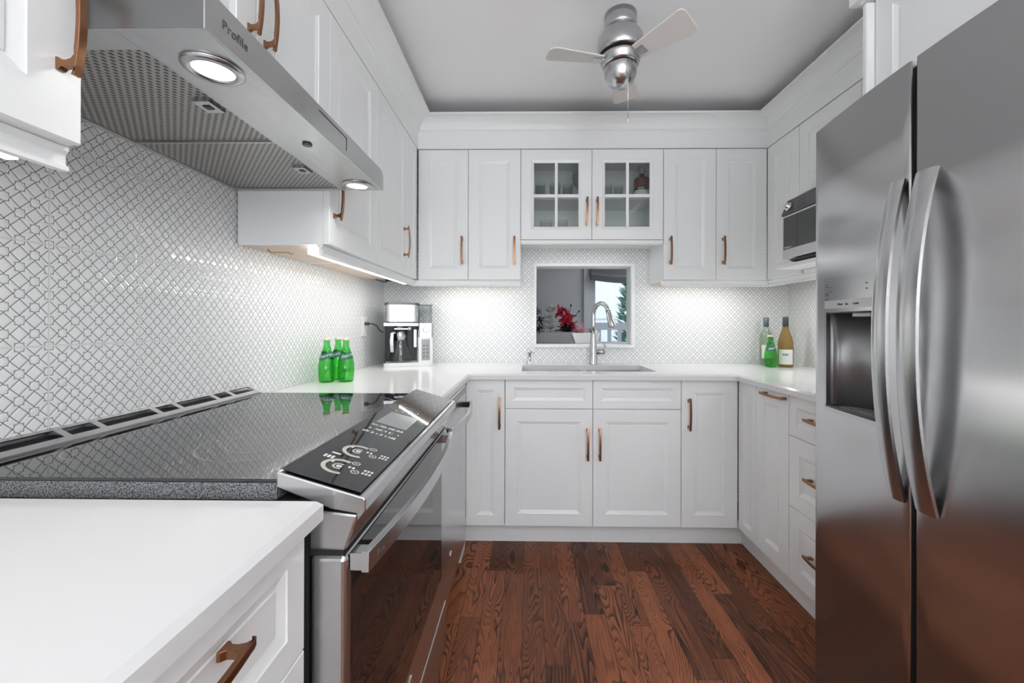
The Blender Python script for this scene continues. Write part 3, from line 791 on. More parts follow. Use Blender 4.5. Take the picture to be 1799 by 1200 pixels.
# ================================================================== REFRIGERATOR
t = thing('refrigerator', 'stainless side-by-side refrigerator with curved doors and ice dispenser', 'refrigerator', (1.3, .835, 0))
FY0, FY1, FZ0, FZ1 = .378, 1.289, .035, 1.777
def fx(y): return .903-.036*(1-((y-.835)/.455)**2)
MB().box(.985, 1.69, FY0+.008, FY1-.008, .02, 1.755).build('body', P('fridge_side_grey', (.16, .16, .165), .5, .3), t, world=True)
MB().box(1.0, 1.66, FY0+.04, FY1-.04, 0, .02).build('base', m_black, t, world=True)
SEAM = .9285
def fridge_door(name, ya, yb, hole=None):
    """curved slab, hole=(y0,y1,z0,z1) left open in the front skin"""
    ysn = sorted(set([ya+(yb-ya)*i/16 for i in range(17)]+(list(hole[:2]) if hole else [])))
    zsn = sorted(set([FZ0, FZ1]+(list(hole[2:]) if hole else [])))
    bm = bmesh.new(); rr = .005
    def X(y):
        e = min(abs(y-ya), abs(yb-y)); x = fx(y)
        if e < rr: x += rr-math.sqrt(max(rr*rr-(rr-e)**2, 0))
        return x
    ysn = sorted(set(ysn+[ya+rr*.15, ya+rr*.5, ya+rr, yb-rr*.15, yb-rr*.5, yb-rr]))
    V = {(i, j): bm.verts.new((X(y), y, z)) for i, y in enumerate(ysn) for j, z in enumerate(zsn)}
    Bk = {(i, j): bm.verts.new((.982, y, z)) for i, y in enumerate(ysn) for j, z in enumerate(zsn)}
    for i in range(len(ysn)-1):
        for j in range(len(zsn)-1):
            inh = hole and ysn[i] >= hole[0]-1e-6 and ysn[i+1] <= hole[1]+1e-6 and zsn[j] >= hole[2]-1e-6 and zsn[j+1] <= hole[3]+1e-6
            if not inh:
                f = bm.faces.new((V[i, j], V[i, j+1], V[i+1, j+1], V[i+1, j])); f.smooth = True
            bm.faces.new((Bk[i, j], Bk[i+1, j], Bk[i+1, j+1], Bk[i, j+1]))
        J = len(zsn)-1
        bm.faces.new((V[i, 0], V[i+1, 0], Bk[i+1, 0], Bk[i, 0])); bm.faces.new((V[i, J], Bk[i, J], Bk[i+1, J], V[i+1, J]))
    for j in range(len(zsn)-1):
        I = len(ysn)-1
        bm.faces.new((V[0, j], Bk[0, j], Bk[0, j+1], V[0, j+1])); bm.faces.new((V[I, j], V[I, j+1], Bk[I, j+1], Bk[I, j]))
    me = bpy.data.meshes.new(name); bm.to_mesh(me); bm.free(); me.materials.append(m_fridge)
    me.transform(Matrix.Translation(-t.location))
    o = bpy.data.objects.new(name, me); COL.objects.link(o); o.parent = t; return o
DY0, DY1, DZ0, DZ1 = 1.010, 1.237, .920, 1.314
fd = fridge_door('freezer_door', SEAM+.0065, FY1, (DY0, DY1, DZ0, DZ1)); rd = fridge_door('refrigerator_door', FY0, SEAM-.0065)
MB().box(.884, .982, SEAM-.0062, SEAM+.0062, FZ0+.01, FZ1-.01).build('door_seal', m_gap, t, world=True)
for y in (FY1-.05, SEAM): MB().box(.93, 1.03, y-.022, y+.022, 1.7775, 1.790).build('hinge_cover', m_plastic_g, t, world=True, bevel=.003)
MB().box(.93, .97, FY0+.02, FY1-.02, .0, .034).build('toe_grille', m_plastic_w, t, world=True)
def fridge_handle(name, yc, wy, lean):
    secs = []; N = 48; za, zb_ = .768, 1.512; th = .011
    for i in range(N+1):
        z = za+(zb_-za)*i/N; u = 2*i/N-1; xb = fx(yc)
        xo = xb-.012-.044*(1-abs(u)**2.2); xi = min(xo+th, xb-.0006)
        hw = wy/2; dy = lean*(1-u*u)
        secs.append([(xi, yc-hw+dy, z), (xo+.004, yc-hw+dy, z), (xo, yc-hw*.6+dy, z), (xo-.0012, yc+dy, z), (xo, yc+hw*.6+dy, z), (xo+.004, yc+hw+dy, z), (xi, yc+hw+dy, z)])
    mb = MB().ribbon(secs); mb.sm = [True]*len(mb.sm)
    o = mb.build(name, m_handle_steel, t, world=True); o.data.set_sharp_from_angle(angle=math.radians(38)); return o
fridge_handle('freezer_handle', .9600, .038, .0); fridge_handle('refrigerator_handle', .889, .046, .0)
# dispenser
dz_mid = 1.212
mb = MB(); xa = lambda y: fx(y)-.0015
for (y0, y1, z0_, z1_) in ((DY0, DY1, dz_mid, DZ1), (DY0, DY1, DZ0, DZ0+.012), (DY1-.010, DY1, DZ0+.012, dz_mid), (DY0, DY0+.010, DZ0+.012, dz_mid)):
    n_ = 8 if y1-y0 > .1 else 1
    secs = [[(xa(y), y, z0_), (xa(y), y, z1_), (xa(y)+.012, y, z1_), (xa(y)+.012, y, z0_)] for y in [y0+(y1-y0)*i/n_ for i in range(n_+1)]]
    mb.ribbon(secs)
dp = mb.build('dispenser', m_steel, t, world=True)
mb = MB(); mb.box(.974, .979, DY0+.008, DY1-.008, DZ0+.012, dz_mid); mb.box(.90, .974, DY0+.008, DY0+.011, DZ0+.012, dz_mid); mb.box(.905, .974, DY1-.011, DY1-.008, DZ0+.012, dz_mid)
mb.box(.90, .974, DY0+.008, DY1-.008, dz_mid-.002, dz_mid)
# concave back of the niche
secs = []
for i in range(13):
    a = PI*i/12; y = (DY0+DY1)/2+(DY1-DY0-.024)/2*math.cos(a); x = .912+.058*math.sin(a)
    secs.append([(x, y, DZ0+.014), (x, y, dz_mid-.003), (x+.002, y, dz_mid-.003), (x+.002, y, DZ0+.014)])
mb.ribbon(secs); mb.sm = [True]*len(mb.sm)
mb.build('niche', P('satin_niche_steel', (.42, .42, .43), .38, .75), t, world=True)
MB().box(.889, .972, DY0+.012, DY1-.012, DZ0+.0125, DZ0+.018).build('drip_tray', m_steel_dark, t, world=True)
mb = MB()
for k in range(4): mb.box(.900+.015*k, .906+.015*k, DY0+.03, DY1-.05, DZ0+.0182, DZ0+.0195)
mb.build('tray_grille', m_steel, t, world=True)
MB().box(.896, .935, 1.075, 1.135, dz_mid-.014, dz_mid-.004).build('nozzle', m_plastic_w, t, world=True, bevel=.002)
MB().box(.905, .945, 1.045, 1.072, dz_mid-.022, dz_mid-.004).build('spout', m_chrome, t, world=True, bevel=.003)
MB().box(.93, .937, 1.03, 1.06, 1.01, 1.09).build('paddle', m_plastic_g, t, world=True, bevel=.002)
secs = [[(xa(y)-.0008, y, 1.222), (xa(y)-.0008, y, 1.246), (xa(y), y, 1.246), (xa(y), y, 1.222)] for y in [DY0+.003+(DY1-DY0-.006)*i/8 for i in range(9)]]
MB().ribbon(secs).build('button_strip', P('light_button_strip', (.62, .62, .62), .35, .4), t, world=True)
for txt, y in (('Water', 1.172), ('Ice', 1.138), ('Crush', 1.108)):
    text_mesh(txt, .0085, 'lettering', m_printd, t, frame_mat((fx(y)-.0030, y, 1.231), (-.1, -1, 0), (0, 0, 1)))
mb = MB()
for z in (1.292, 1.286, 1.268, 1.262, 1.250): mb.box(fx(1.222)-.0024, fx(1.222)-.0016, 1.217, 1.229, z-.001, z+.001)
for z in (1.284, 1.272): mb.box(fx(1.205)-.0026, fx(1.205)-.0014, 1.203, 1.207, z-.001, z+.001)
for z in (1.284, 1.270): mb.box(fx(1.06)-.0026, fx(1.06)-.0014, 1.058, 1.062, z-.001, z+.002)
mb.build('button_marks', m_printd, t, world=True)

# ================================================================== MICROWAVE
t = thing('microwave', 'stainless and black microwave on the niche shelf beside the refrigerator', 'microwave', (1.5, 1.84, 1.4775))
MY0, MY1 = 1.590, 2.094
MB().box(1.325, 1.665, MY0+.004, MY1-.006, 1.503, 1.806).build('body', P('microwave_shell', (.10, .10, .105), .4, .5), t, world=True, bevel=.003)
MB().prism([(1.296, 1.726), (1.294, 1.7285), (1.325, 1.8065), (1.326, 1.726)], 'y', MY0, MY1).build('control_panel', P('charcoal_panel', (.055, .055, .06), .3), t, world=True)
MB().box(1.299, 1.3245, MY0+.002, MY1-.004, 1.505, 1.7245).build('door', m_steel, t, world=True, bevel=.002)
MB().box(1.2975, 1.2989, MY0+.012, MY1-.014, 1.553, 1.714).build('window', m_blackglass, t, world=True)
kn = MB().lathe([(.021, 0), (.021, .004), (.0165, .006), (.0155, .020), (.0135, .022)], n=28, axis='z').build('knob', m_chrome, t)
dirn = Vector((-.078, 0, .031)).normalized(); kn.rotation_euler = dirn.to_track_quat('Z', 'Y').to_euler(); kn.location = Vector((1.306, 2.052, 1.765))-t.location
rnd = random.Random(5); mb = MB()
for r_ in range(3):
    for c_ in range(6):
        y = 1.995-.032*c_; z = 1.752+.016*r_; x = 1.294+(z-1.7285)*.397-.0008
        mb.box(x, x+.0005, y-.006, y+.006, z, z+.0022)
mb.build('button_print', P('dim_print', (.30, .30, .30), .5), t, world=True)
text_mesh('Panasonic', .013, 'lettering', m_print, t, frame_mat((1.2972, 2.072, 1.558), (0, -1, 0), (0, 0, 1)))
mb = MB(); mb.box(1.305, 1.66, MY0+.01, MY1-.06, 1.488, 1.501); mb.build('base', m_black, t, world=True)
for y in (MY0+.05, MY1-.05):
    for x in (1.34, 1.62): MB().lathe([(.012, 0), (.012, .0105)], c=(x, y, 1.4775), n=16).build('foot', m_black, t, world=True)

# ================================================================== SINK AND TAPS
t = thing('sink', 'undermounted stainless double-bowl sink below the pass-through', 'sink', (.335, 2.394, .70))
hx0, hx1, hy0, hy1 = SINK; mb = MB(); zz = CT-.0305
for a, b in ((hx0-.004, .325), (.355, hx1+.004)):
    # open basin shell
    bm = [(a, hy0-.004), (b, hy0-.004), (b, hy1+.004), (a, hy1+.004)]
    vs = [(x, y, zz) for x, y in bm]+[(x+(.012 if x == a else -.012), y+(.012 if y < 2.3 else -.012), .715) for x, y in bm]
    mb.add(vs, [(0, 1, 5, 4), (1, 2, 6, 5), (2, 3, 7, 6), (3, 0, 4, 7), (4, 5, 6, 7)])
mb.add([(.325, hy0-.004, zz), (.355, hy0-.004, zz), (.355, hy1+.004, zz), (.325, hy1+.004, zz)], [(0, 1, 2, 3)])
for x0_, x1_, y0_, y1_ in ((hx0-.02, hx1+.02, hy0-.02, hy0-.004), (hx0-.02, hx1+.02, hy1+.004, hy1+.02), (hx0-.02, hx0-.004, hy0-.004, hy1+.004), (hx1+.004, hx1+.02, hy0-.004, hy1+.004)): mb.box(x0_, x1_, y0_, y1_, zz-.002, zz-.0003)
o = mb.build('basin', m_sink, t, world=True, fix=False)
for x in (.14, .53): MB().lathe([(.04, .7155), (.04, .7175), (.03, .716), (.002, .716)], c=(x, 2.40, 0), n=24).build('drain', m_chrome, t, world=True)
t = thing('kitchen_faucet', 'brushed nickel gooseneck faucet behind the sink', 'faucet', (.4195, 2.618, CT))
MB().lathe([(.0285, 0), (.0285, .004), (.0265, .010), (.0255, .06), (.021, .12), (.0165, .19), (.0158, .21)], n=32).build('body', m_nickel, t)
d = Vector((.45, -.55, 0)).normalized(); pth = [Vector((0, 0, .205)), Vector((0, 0, .25)), Vector((0, 0, .29))]
r_ = .062; cz = .312
for k in range(13):
    a = PI-(PI*.90)*k/12; pth.append(d*(r_+r_*math.cos(a))+Vector((0, 0, cz+r_*1.25*math.sin(a))))
MB().tube(pth, .0134, 16).build('neck', m_nickel, t)
e = pth[-1]; dn = (pth[-1]-pth[-2]).normalized()
MB().tube([e-dn*.002, e+dn*.012, e+dn*.05, e+dn*.098, e+dn*.104], [.0150, .0158, .0200, .0255, .0235], 20).build('spray_head', m_nickel, t)
MB().lathe([(.016, .018), (.016, .068), (.014, .072)], c=(0, 0, .078), n=24, axis='x').build('valve', m_nickel, t)
MB().tube([(.062, 0, .078), (.072, -.002, .088), (.078, -.004, .108), (.070, -.006, .128), (.064, -.006, .138)], [.008, .0065, .0055, .0050, .0055], 12).build('lever', m_nickel, t)
t = thing('soap_dispenser', 'small brushed nickel soap pump left of the faucet', 'soap dispenser', (.008, 2.618, CT))
MB().lathe([(.021, 0), (.021, .004), (.0115, .006), (.0105, .065), (.013, .068), (.013, .086), (.011, .088)], n=24).build('body', m_nickel, t)
MB().tube([(0, 0, .076), (.02, -.014, .077), (.032, -.022, .072)], .0045, 10).build('spout', m_nickel, t)

# ================================================================== FAN
t = thing('ceiling_fan', 'small brushed nickel ceiling fan with three pale blades', 'ceiling fan', (.378, 1.680, ZC))
MB().lathe([(.066, 0), (.066, -.050), (.062, -.058), (.050, -.062)], n=48).build('canopy', m_nickel, t)
MB().lathe([(.050, -.060), (.075, -.072), (.090, -.095), (.095, -.125), (.094, -.160), (.088, -.166)], n=48).build('motor_housing', m_nickel, t)
MB().lathe([(.085, -.167), (.085, -.171)], n=48).build('reveal', m_gap, t)
MB().lathe([(.084, -.171), (.082, -.185), (.074, -.205), (.068, -.213)], n=48).build('rotor', m_nickel, t)
MB().lathe([(.067, -.216), (.067, -.225), (.063, -.250), (.052, -.275), (.033, -.293), (.012, -.2995), (.001, -.300)], n=48).build('bowl', m_nickel, t)
bl0 = None
for ang in (190, 311, 72):
    pts = []
    w0, w1 = .036, .062
    pts += [(.080, -w0), (.11, -w0*1.1), (.27, -w1*.95)]
    for k in range(7): a = -PI/2+PI/2*k/6; pts.append((.285+.022*math.cos(a), -w1+.022+.022*math.sin(a)))
    for k in range(7): a = PI/2*k/6; pts.append((.275+.032*math.cos(a), w1-.032+.032*math.sin(a)))
    pts += [(.11, w0*1.1), (.080, w0)]
    mb = MB().prism(pts, 'z', -.003, .003)
    bl = mb.build('blade', m_blade, t, bevel=.0015); bl.location = (0, 0, -.188); bl.rotation_euler = Matrix.Rotation(math.radians(ang), 3, 'Z').to_euler()
    bl.rotation_euler = (Matrix.Rotation(math.radians(ang), 3, 'Z') @ Matrix.Rotation(math.radians(-13), 3, 'X')).to_euler()
    MB().prism([(.060, -.014), (.115, -.020), (.120, .020), (.060, .014)], 'z', -.0065, -.0035).build('bracket', m_nickel, bl)
a = Vector((.015, -.064, -.222))
mb = MB()
ch = t
MB().tube([a+Vector((0, -.002, 0)), a+Vector((0, -.006, -.02)), a+Vector((0, -.006, -.238))], .0011, 6).build('pull_chain', m_chrome, t)
MB().lathe([(.001, .008), (.0045, .004), (.0055, -.004), (.004, -.012), (.001, -.014)], c=tuple(a+Vector((0, -.006, -.246))), n=14).build('chain_bob', m_plastic_w, t)

# ================================================================== COFFEE MAKER
CR = math.radians(20)
t = thing('coffee_maker', 'stainless drip coffee maker with glass carafe in the left corner', 'coffee maker', (-.752, 2.520, CT), CR)
CW, CDp = .145, .100      # half width, half depth
def rrect(w0, w1, d0, d1, r, z0, z1, mb, n=5):
    pts = []
    for cx_, cy_, a0 in ((w1-r, d1-r, 0), (w0+r, d1-r, PI/2), (w0+r, d0+r, PI), (w1-r, d0+r, 1.5*PI)):
        for k in range(n+1): a = a0+PI/2*k/n; pts.append((cx_+r*math.cos(a), cy_+r*math.sin(a)))
    mb.prism(pts, 'z', z0, z1); return mb
rrect(-CW, CW, -CDp, CDp, .03, 0, .022, MB()).build('base', m_plastic_w, t, bevel=.002)
MB().box(-CW+.004, .052, .055, CDp-.002, .022, .262).build('back_panel', m_black, t)
MB().box(-CW+.001, -CW+.009, -CDp+.015, CDp-.006, .022, .262).build('side_panel', m_black, t)
rrect(.056, CW-.002, -CDp+.004, CDp-.003, .012, .022, .175, MB()).build('control_column', m_plastic_w, t)
rrect(.056, CW, -CDp+.002, CDp-.003, .012, .175, .262, MB()).build('dial_housing', m_nickel, t)
MB().lathe([(.020, 0), (.020, .010), (.017, .013)], c=(.100, -CDp+.002, .222), n=28, axis='y').build('dial', m_chrome, t)
MB().box(.074, .124, -CDp+.0022, -CDp+.0038, .036, .163).build('display', m_lcd, t)
mb = MB()
for k in range(4): mb.box(.084, .092, -CDp+.0010, -CDp+.0022, .055+.022*k, .063+.022*k); mb.box(.105, .113, -CDp+.0010, -CDp+.0022, .055+.022*k, .063+.022*k)
mb.build('buttons', m_printd, t)
MB().box(-CW+.001, .0555, -CDp+.006, CDp-.004, .2445, .262).build('bridge', m_nickel, t)
rrect(-CW+.012, .056, -CDp+.004, CDp-.004, .03, .2695, .372, MB()).build('brew_basket', m_steel, t)
rrect(-CW+.016, .052, -CDp+.008, CDp-.008, .02, .2625, .2690, MB()).build('basket_seam', m_black, t)
rrect(-CW+.006, .060, -CDp+.002, CDp-.002, .03, .3725, .384, MB()).build('lid', m_steel_dark, t)
rrect(.060, CW-.004, -CDp+.02, CDp-.004, .012, .262, .372, MB()).build('water_tank', thin_glass('smoky_tank', (.80, .82, .83)), t)
rrect(.062, CW, -CDp+.018, CDp-.002, .012, .3725, .380, MB()).build('tank_lid', m_plastic_g, t)
MB().lathe([(.030, 0), (.030, -.020), (.012, -.026)], c=(-.052, -.02, .244), n=28).build('drip_spout', m_nickel, t)
MB().box(-.085, .012, -.080, -.062, .222, .232).build('drip_lever', m_nickel, t, bevel=.002)
MB().lathe([(.009, 0), (.009, .006)], c=(.004, -.080, .229), n=16, axis='y').build('indicator', m_printg, t)
text_mesh('BRAUN', .009, 'lettering', m_printd, None, Matrix.Identity(4)); _l = [o for o in COL.objects if o.name.startswith('lettering')][-1]
_l.data.transform(frame_mat((-.020, -CDp+.0035, .318), (1, 0, 0), (0, 0, 1))); _l.parent = t
MB().add([(.005, -CDp+.0036, .302), (.030, -CDp+.0036, .302), (.0175, -CDp+.0036, .340)], [(0, 1, 2)]).build('level_mark', m_plastic_w, t)
MB().box(.031, .053, -.03, .035, .110, .225).build('milk_frother', m_nickel, t, bevel=.004)
t = thing('carafe', 'glass carafe with white handle inside the coffee maker', 'carafe', (-.752+(-.046)*math.cos(CR)+.018*math.sin(CR), 2.520+(-.046)*math.sin(CR)-.018*math.cos(CR), CT+.0225), CR)
MB().lathe([(.064, 0), (.068, .003), (.066, .025), (.040, .125), (.036, .150), (.040, .165), (.039, .165), (.035, .150), (.039, .124), (.064, .025), (.002, .005)], n=36).build('jug', m_tumbler, t)
MB().lathe([(.037, .130), (.040, .160), (.040, .188), (.033, .192)], n=32).build('collar', m_nickel, t)
MB().tube([(-.034, -.036, .182), (-.050, -.052, .176), (-.054, -.056, .130), (-.050, -.053, .065)], [.007, .010, .011, .010], 12).build('handle', m_plastic_w, t)
t = thing('power_outlet', 'white wall outlet on the left tiles near the coffee maker', 'outlet', (XL, 2.362, 1.157))
MB().box(0.0005, .0065, -.036, .036, -.058, .058).build('plate', m_plastic_w, t, bevel=.0015)
MB().box(.0068, .0085, -.016, .016, -.033, .033).build('receptacle', m_plastic_w, t)
cmk = next(o for o in COL.objects if o.name == 'coffee_maker')
inv = Matrix.Rotation(-CR, 3, 'Z')
def cm_local(p): return inv @ (Vector(p)+Vector((XL+.0092, 2.362, 1.172))-cmk.location)
pc = MB().tube([(.024, 0, 0), (.045, .006, 0), (.058, .028, -.012), (.064, .050, -.035), (.072, .075, -.05), (.085, .096, -.05)], .0035, 8).xf(cm_local).build('power_cord', m_black, cmk)
MB().prism([(0, -.013), (.020, -.009), (.024, 0), (.020, .009), (0, .013)], 'z', -.009, .009).xf(cm_local).build('plug', m_black, pc, bevel=.002)

# ================================================================== BOTTLES
def soda(label, x, y, rz):
    t = thing('mineral_water_bottle', label, 'bottle', (x, y, CT), rz, 'green mineral water bottles')
    prof = [(.029, 0), (.033, .004), (.0355, .03), (.0365, .055), (.0355, .078), (.031, .104), (.023, .130), (.0165, .150), (.0135, .166), (.0135, .178), (.0145, .180), (.0145, .186)]
    s_ = .97
    prof = [(r*s_, z) for r, z in prof]
    MB().lathe(prof, n=32).build('bottle', m_green, t)
    ip = [(max(r-.0025, .001), z+(.004 if z < .001 else 0)) for r, z in prof if z < .152]; MB().lathe(ip, n=28).build('water', m_green_liq, t)
    MB().lathe([(.0150, .1845), (.0155, .187), (.0155, .191), (.013, .1945)], n=24).build('cap', m_crown, t)
    def rad(z):
        for i in range(len(prof)-1):
            if prof[i][1] <= z <= prof[i+1][1]:
                k = (z-prof[i][1])/(prof[i+1][1]-prof[i][1]); return prof[i][0]+(prof[i+1][0]-prof[i][0])*k
        return prof[-1][0]
    # slanting neck label
    vs = []; fs = []; n = 40
    for k in range(n):
        a = 2*PI*k/n; zc = .118+.006*math.sin(a*2)
        for dz in (-.015, 0, .013): z = zc+dz; rr = rad(z)+.0006; vs.append((rr*math.sin(a), -rr*math.cos(a), z))
    for k in range(n):
        j = (k+1) % n
        for q in (0, 1): fs.append((3*k+q, 3*j+q, 3*j+q+1, 3*k+q+1))
    MB().add(vs, fs, True).build('label', m_label_green, t)
    for a0 in (0, PI):
        cu = bpy.data.curves.new('c', 'FONT'); cu.body = 'perrier'; cu.size = .021; cu.align_x = 'CENTER'
        tt = bpy.data.objects.new('tmp', cu); COL.objects.link(tt); me = bpy.data.meshes.new_from_object(tt); bpy.data.objects.remove(tt)
        me.materials.clear(); me.materials.append(m_label)
        for v in me.vertices:
            a = a0+v.co.x/.027; z = .1135+v.co.y*.9+.004*math.sin(a*2); rr = rad(z)+.0013; v.co = (rr*math.sin(a), -rr*math.cos(a), z)
        o = bpy.data.objects.new('lettering', me); COL.objects.link(o); o.parent = t
    return t
soda('green mineral water bottle at the left front of the trio', -.895, 1.787, .5)
soda('green mineral water bottle standing at the back of the trio', -.882, 1.866, .15)
soda('green mineral water bottle at the right of the trio near the range', -.817, 1.803, .9)
soda('green mineral water bottle in front of the two wine bottles', 1.474, 2.485, .2)
t = thing('wine_bottle', 'clear pale wine bottle with grey-blue capsule, left in the right corner', 'bottle', (1.515, 2.605, CT))
MB().lathe([(.033, 0), (.0365, .005), (.0370, .17), (.034, .195), (.022, .222), (.0155, .238), (.0145, .25), (.0145, .300)], n=32).build('bottle', m_clearb, t)
MB().lathe([(.0158, .243), (.0158, .302), (.014, .304)], n=28).build('capsule', m_capsule, t)
MB().lathe([(.0340, .004), (.0345, .170), (.030, .195), (.018, .222)], n=28).build('wine', thin_glass('pale_wine', (.93, .95, .84)), t)
lb = MB(); vs = []; fs = []
for k in range(15):
    a = -1.2+2.4*k/14; vs += [(.0376*math.sin(a), -.0376*math.cos(a), .045), (.0376*math.sin(a), -.0376*math.cos(a), .130)]
for k in range(14): fs.append((2*k, 2*k+2, 2*k+3, 2*k+1))
lb.add(vs, fs, True).build('label', m_label, t)
t = thing('wine_bottle', 'amber wine bottle with white label, right of the small green bottle', 'bottle', (1.572, 2.500, CT))
MB().lathe([(.037, 0), (.041, .005), (.0415, .11), (.0405, .15), (.033, .185), (.021, .220), (.0155, .243), (.0148, .26), (.0148, .302)], n=32).build('bottle', m_amber, t)
MB().lathe([(.0162, .246), (.0162, .304), (.0145, .307)], n=28).build('capsule', m_capd, t)
lb = MB(); vs = []; fs = []
for k in range(15):
    a = -1.5+2.0*k/14; vs += [(.0421*math.sin(a), -.0421*math.cos(a), .018), (.0421*math.sin(a), -.0421*math.cos(a), .108)]
for k in range(14): fs.append((2*k, 2*k+2, 2*k+3, 2*k+1))
lb.add(vs, fs, True).build('label', m_label, t)
lb = MB(); vs = []; fs = []
for k in range(7):
    a = -.95+.75*k/6; vs += [(.0425*math.sin(a), -.0425*math.cos(a), .070), (.0425*math.sin(a), -.0425*math.cos(a), .084)]
for k in range(6): fs.append((2*k, 2*k+2, 2*k+3, 2*k+1))
lb.add(vs, fs, True).build('label_picture', m_labelgrey, t)

# ================================================================== UNDER-CABINET BITS
def strip_fixture(label, x0, x1, y0, y1, z=1.4340, dz=.009):
    t = thing('light_strip', label, 'light', ((x0+x1)/2, (y0+y1)/2, z), 0, 'light strips under the wall cabinets')
    MB().box(x0, x1, y0, y1, z-dz, z-.0015).build('housing', m_strip, t, world=True)
strip_fixture('glowing light strip under the left wall cabinets', -.736, -.720, 1.34, 2.38, dz=.028)
strip_fixture('glowing light strip under the near left wall cabinet', -.736, -.720, -.16, .56, dz=.028)
strip_fixture('glowing light strip under the back left wall cabinet', -.59, -.07, 2.493, 2.507)
strip_fixture('glowing light strip under the back right wall cabinet', .82, 1.34, 2.493, 2.507)
strip_fixture('glowing light strip under the microwave shelf', 1.493, 1.507, 1.40, 2.30)
t = thing('cable', 'black cable bundle under the left wall cabinets near the corner', 'cable', (-.84, 2.33, 1.428))
MB().tube([(-.05, .02, .003), (-.02, -.02, -.006), (.0, .03, -.012), (.03, -.01, -.008), (.05, .03, 0), (.07, .0, -.006)], .0035, 8).build('wire', m_black, t)
MB().box(.01, .06, .0, .02, -.008, .002).build('connector', m_black, t)
t = thing('cable', 'thin red-tipped wire hanging under the back left wall cabinet', 'cable', (-.15, 2.52, 1.427))
MB().tube([(-.04, 0, .003), (-.01, 0, -.016), (.03, 0, -.018), (.07, 0, -.016), (.09, 0, .003)], .0018, 6).build('wire', m_black, t)
MB().box(-.035, -.012, -.004, .004, -.018, -.010).build('connector', P('red_connector', (.55, .06, .04), .4), t)
t = thing('cabinet_hook', 'brass wire hook under the end of the left wall cabinet', 'hook', (-.87, 1.40, 1.428))
MB().tube([(-.04, 0, .004), (-.03, 0, -.006), (.03, 0, -.006), (.045, 0, -.013), (.05, 0, -.008)], .0025, 8).build('wire', P('brass', (.6, .42, .2), .3, 1.), t)

# ================================================================== NEXT ROOM AND OUTDOORS
YN = 3.9
w = MB(); w.box(-1.6, .600, YN, YN+.12, 0, ZC); w.box(.600, 1.50, YN, YN+.12, 0, .78); w.box(.600, 1.50, YN, YN+.12, 2.05, ZC); w.box(1.50, 3.0, YN, YN+.12, 0, ZC)
struct('wall_next_room', w, m_gwall, 'grey wall of the room beyond the pass-through')
struct('wall_next_room_left', MB().box(-1.7, -1.6, YW+.113, YN+.12, 0, ZC), m_gwall, 'left wall of the room beyond')
struct('wall_next_room_right', MB().box(3.0, 3.1, YW+.113, YN+.12, 0, ZC), m_gwall, 'right wall of the room beyond')
w = MB(); w.box(XR+.1, 3.0, YW, YW+.113, 0, ZC); w.box(-1.7, XL-.1, YW, YW+.113, 0, ZC)
struct('wall_next_room_front', w, m_gwall, 'wall of the room beyond, kitchen side')
w = MB()
m_wtrim = P('window_trim_grey_white', (.50, .51, .53), .5)
w.box(.530, .575, YN-.022, YN, .72, 2.11); w.box(.575, .640, YN-.014, YN+.02, .78, 2.05); w.box(1.46, 1.55, YN-.02, YN, .72, 2.11); w.box(.53, 1.55, YN-.02, YN, 2.05, 2.12); w.box(.53, 1.55, YN-.04, YN, .70, .78)
w.cur = 1; w.box(.64, 1.46, YN+.04, YN+.046, .78, 2.05)
o = struct('window_2', w, [m_wtrim, m_winglass], 'window with pale trim in the room beyond the pass-through')
t = thing('roman_shade', 'raised grey fabric roman shade in the window beyond the opening', 'shade', (1.02, YN-.05, 1.62))
mb = MB(); secs = []
for i in range(25):
    x = .590+.90*i/24; k = -.018*math.sin((x-.6)*6)-.035*max(x-.6,0)
    secs.append([(x, YN-.030, 2.05), (x, YN-.030, 1.60+k), (x, YN-.075, 1.585+k), (x, YN-.080, 1.640+k), (x, YN-.050, 1.665+k), (x, YN-.040, 2.05)])
MB().ribbon(secs).build('fabric', m_fabric, t, world=True)
tag(MB().box(-.35, 1.10, YW+.114, YW+.55, .0, 1.0335).build('console_cabinet', m_gwall, None), 'grey cabinet behind the pass-through carrying the planters', 'cabinet')
ZP = 1.0345
def leafy(mb, c, n, L, wd, spread, rnd, up=.6, curl=.3):
    """n tapering leaves with thickness bursting from point c"""
    for _ in range(n):
        a = rnd.uniform(0, 2*PI); el = rnd.uniform(up-spread, up+spread); l = L*rnd.uniform(.6, 1.1)
        d = Vector((math.cos(a)*math.cos(el), math.sin(a)*math.cos(el), math.sin(el))); s = d.cross(Vector((0, 0, 1)))
        s = s.normalized() if s.length > .01 else Vector((1, 0, 0)); nn = s.cross(d).normalized()
        c0 = Vector(c); ring = []
        for q, w_ in ((0, .25), (.35, 1), (.7, .75), (1, .06)):
            p = c0+d*l*q+Vector((0, 0, -curl*l*q*q)); hw = wd*w_/2
            ring.append([p+s*hw, p+nn*wd*.12, p-s*hw, p-nn*wd*.12])
        mb.ribbon([[tuple(x) for x in r] for r in ring])
    return mb
rd_ = random.Random(11)
t = thing('planter', 'long grey planter at the left of the pass-through', 'planter', (.19, 2.93, ZP))
MB().prism([(-.20, 0), (.108, 0), (.125, .082), (-.22, .082)], 'y', -.05, .05).build('trough', P('grey_ceramic', (.20, .20, .205), .5), t, bevel=.003)
t = thing('planter', 'white tapered planter behind the faucet', 'planter', (.415, 2.92, ZP))
MB().prism([(-.080, 0), (.075, 0), (.095, .076), (-.108, .076)], 'y', -.045, .045).build('trough', P('white_ceramic', (.74, .73, .71), .4), t, bevel=.003)
t = thing('pink_plant', 'spiky pink succulent in the white planter', 'plant', (.368, 2.92, ZP+.076))
leafy(MB(), (0, 0, 0), 60, .085, .012, .55, rd_, .75, .1).build('leaves', m_leaf_pink, t)
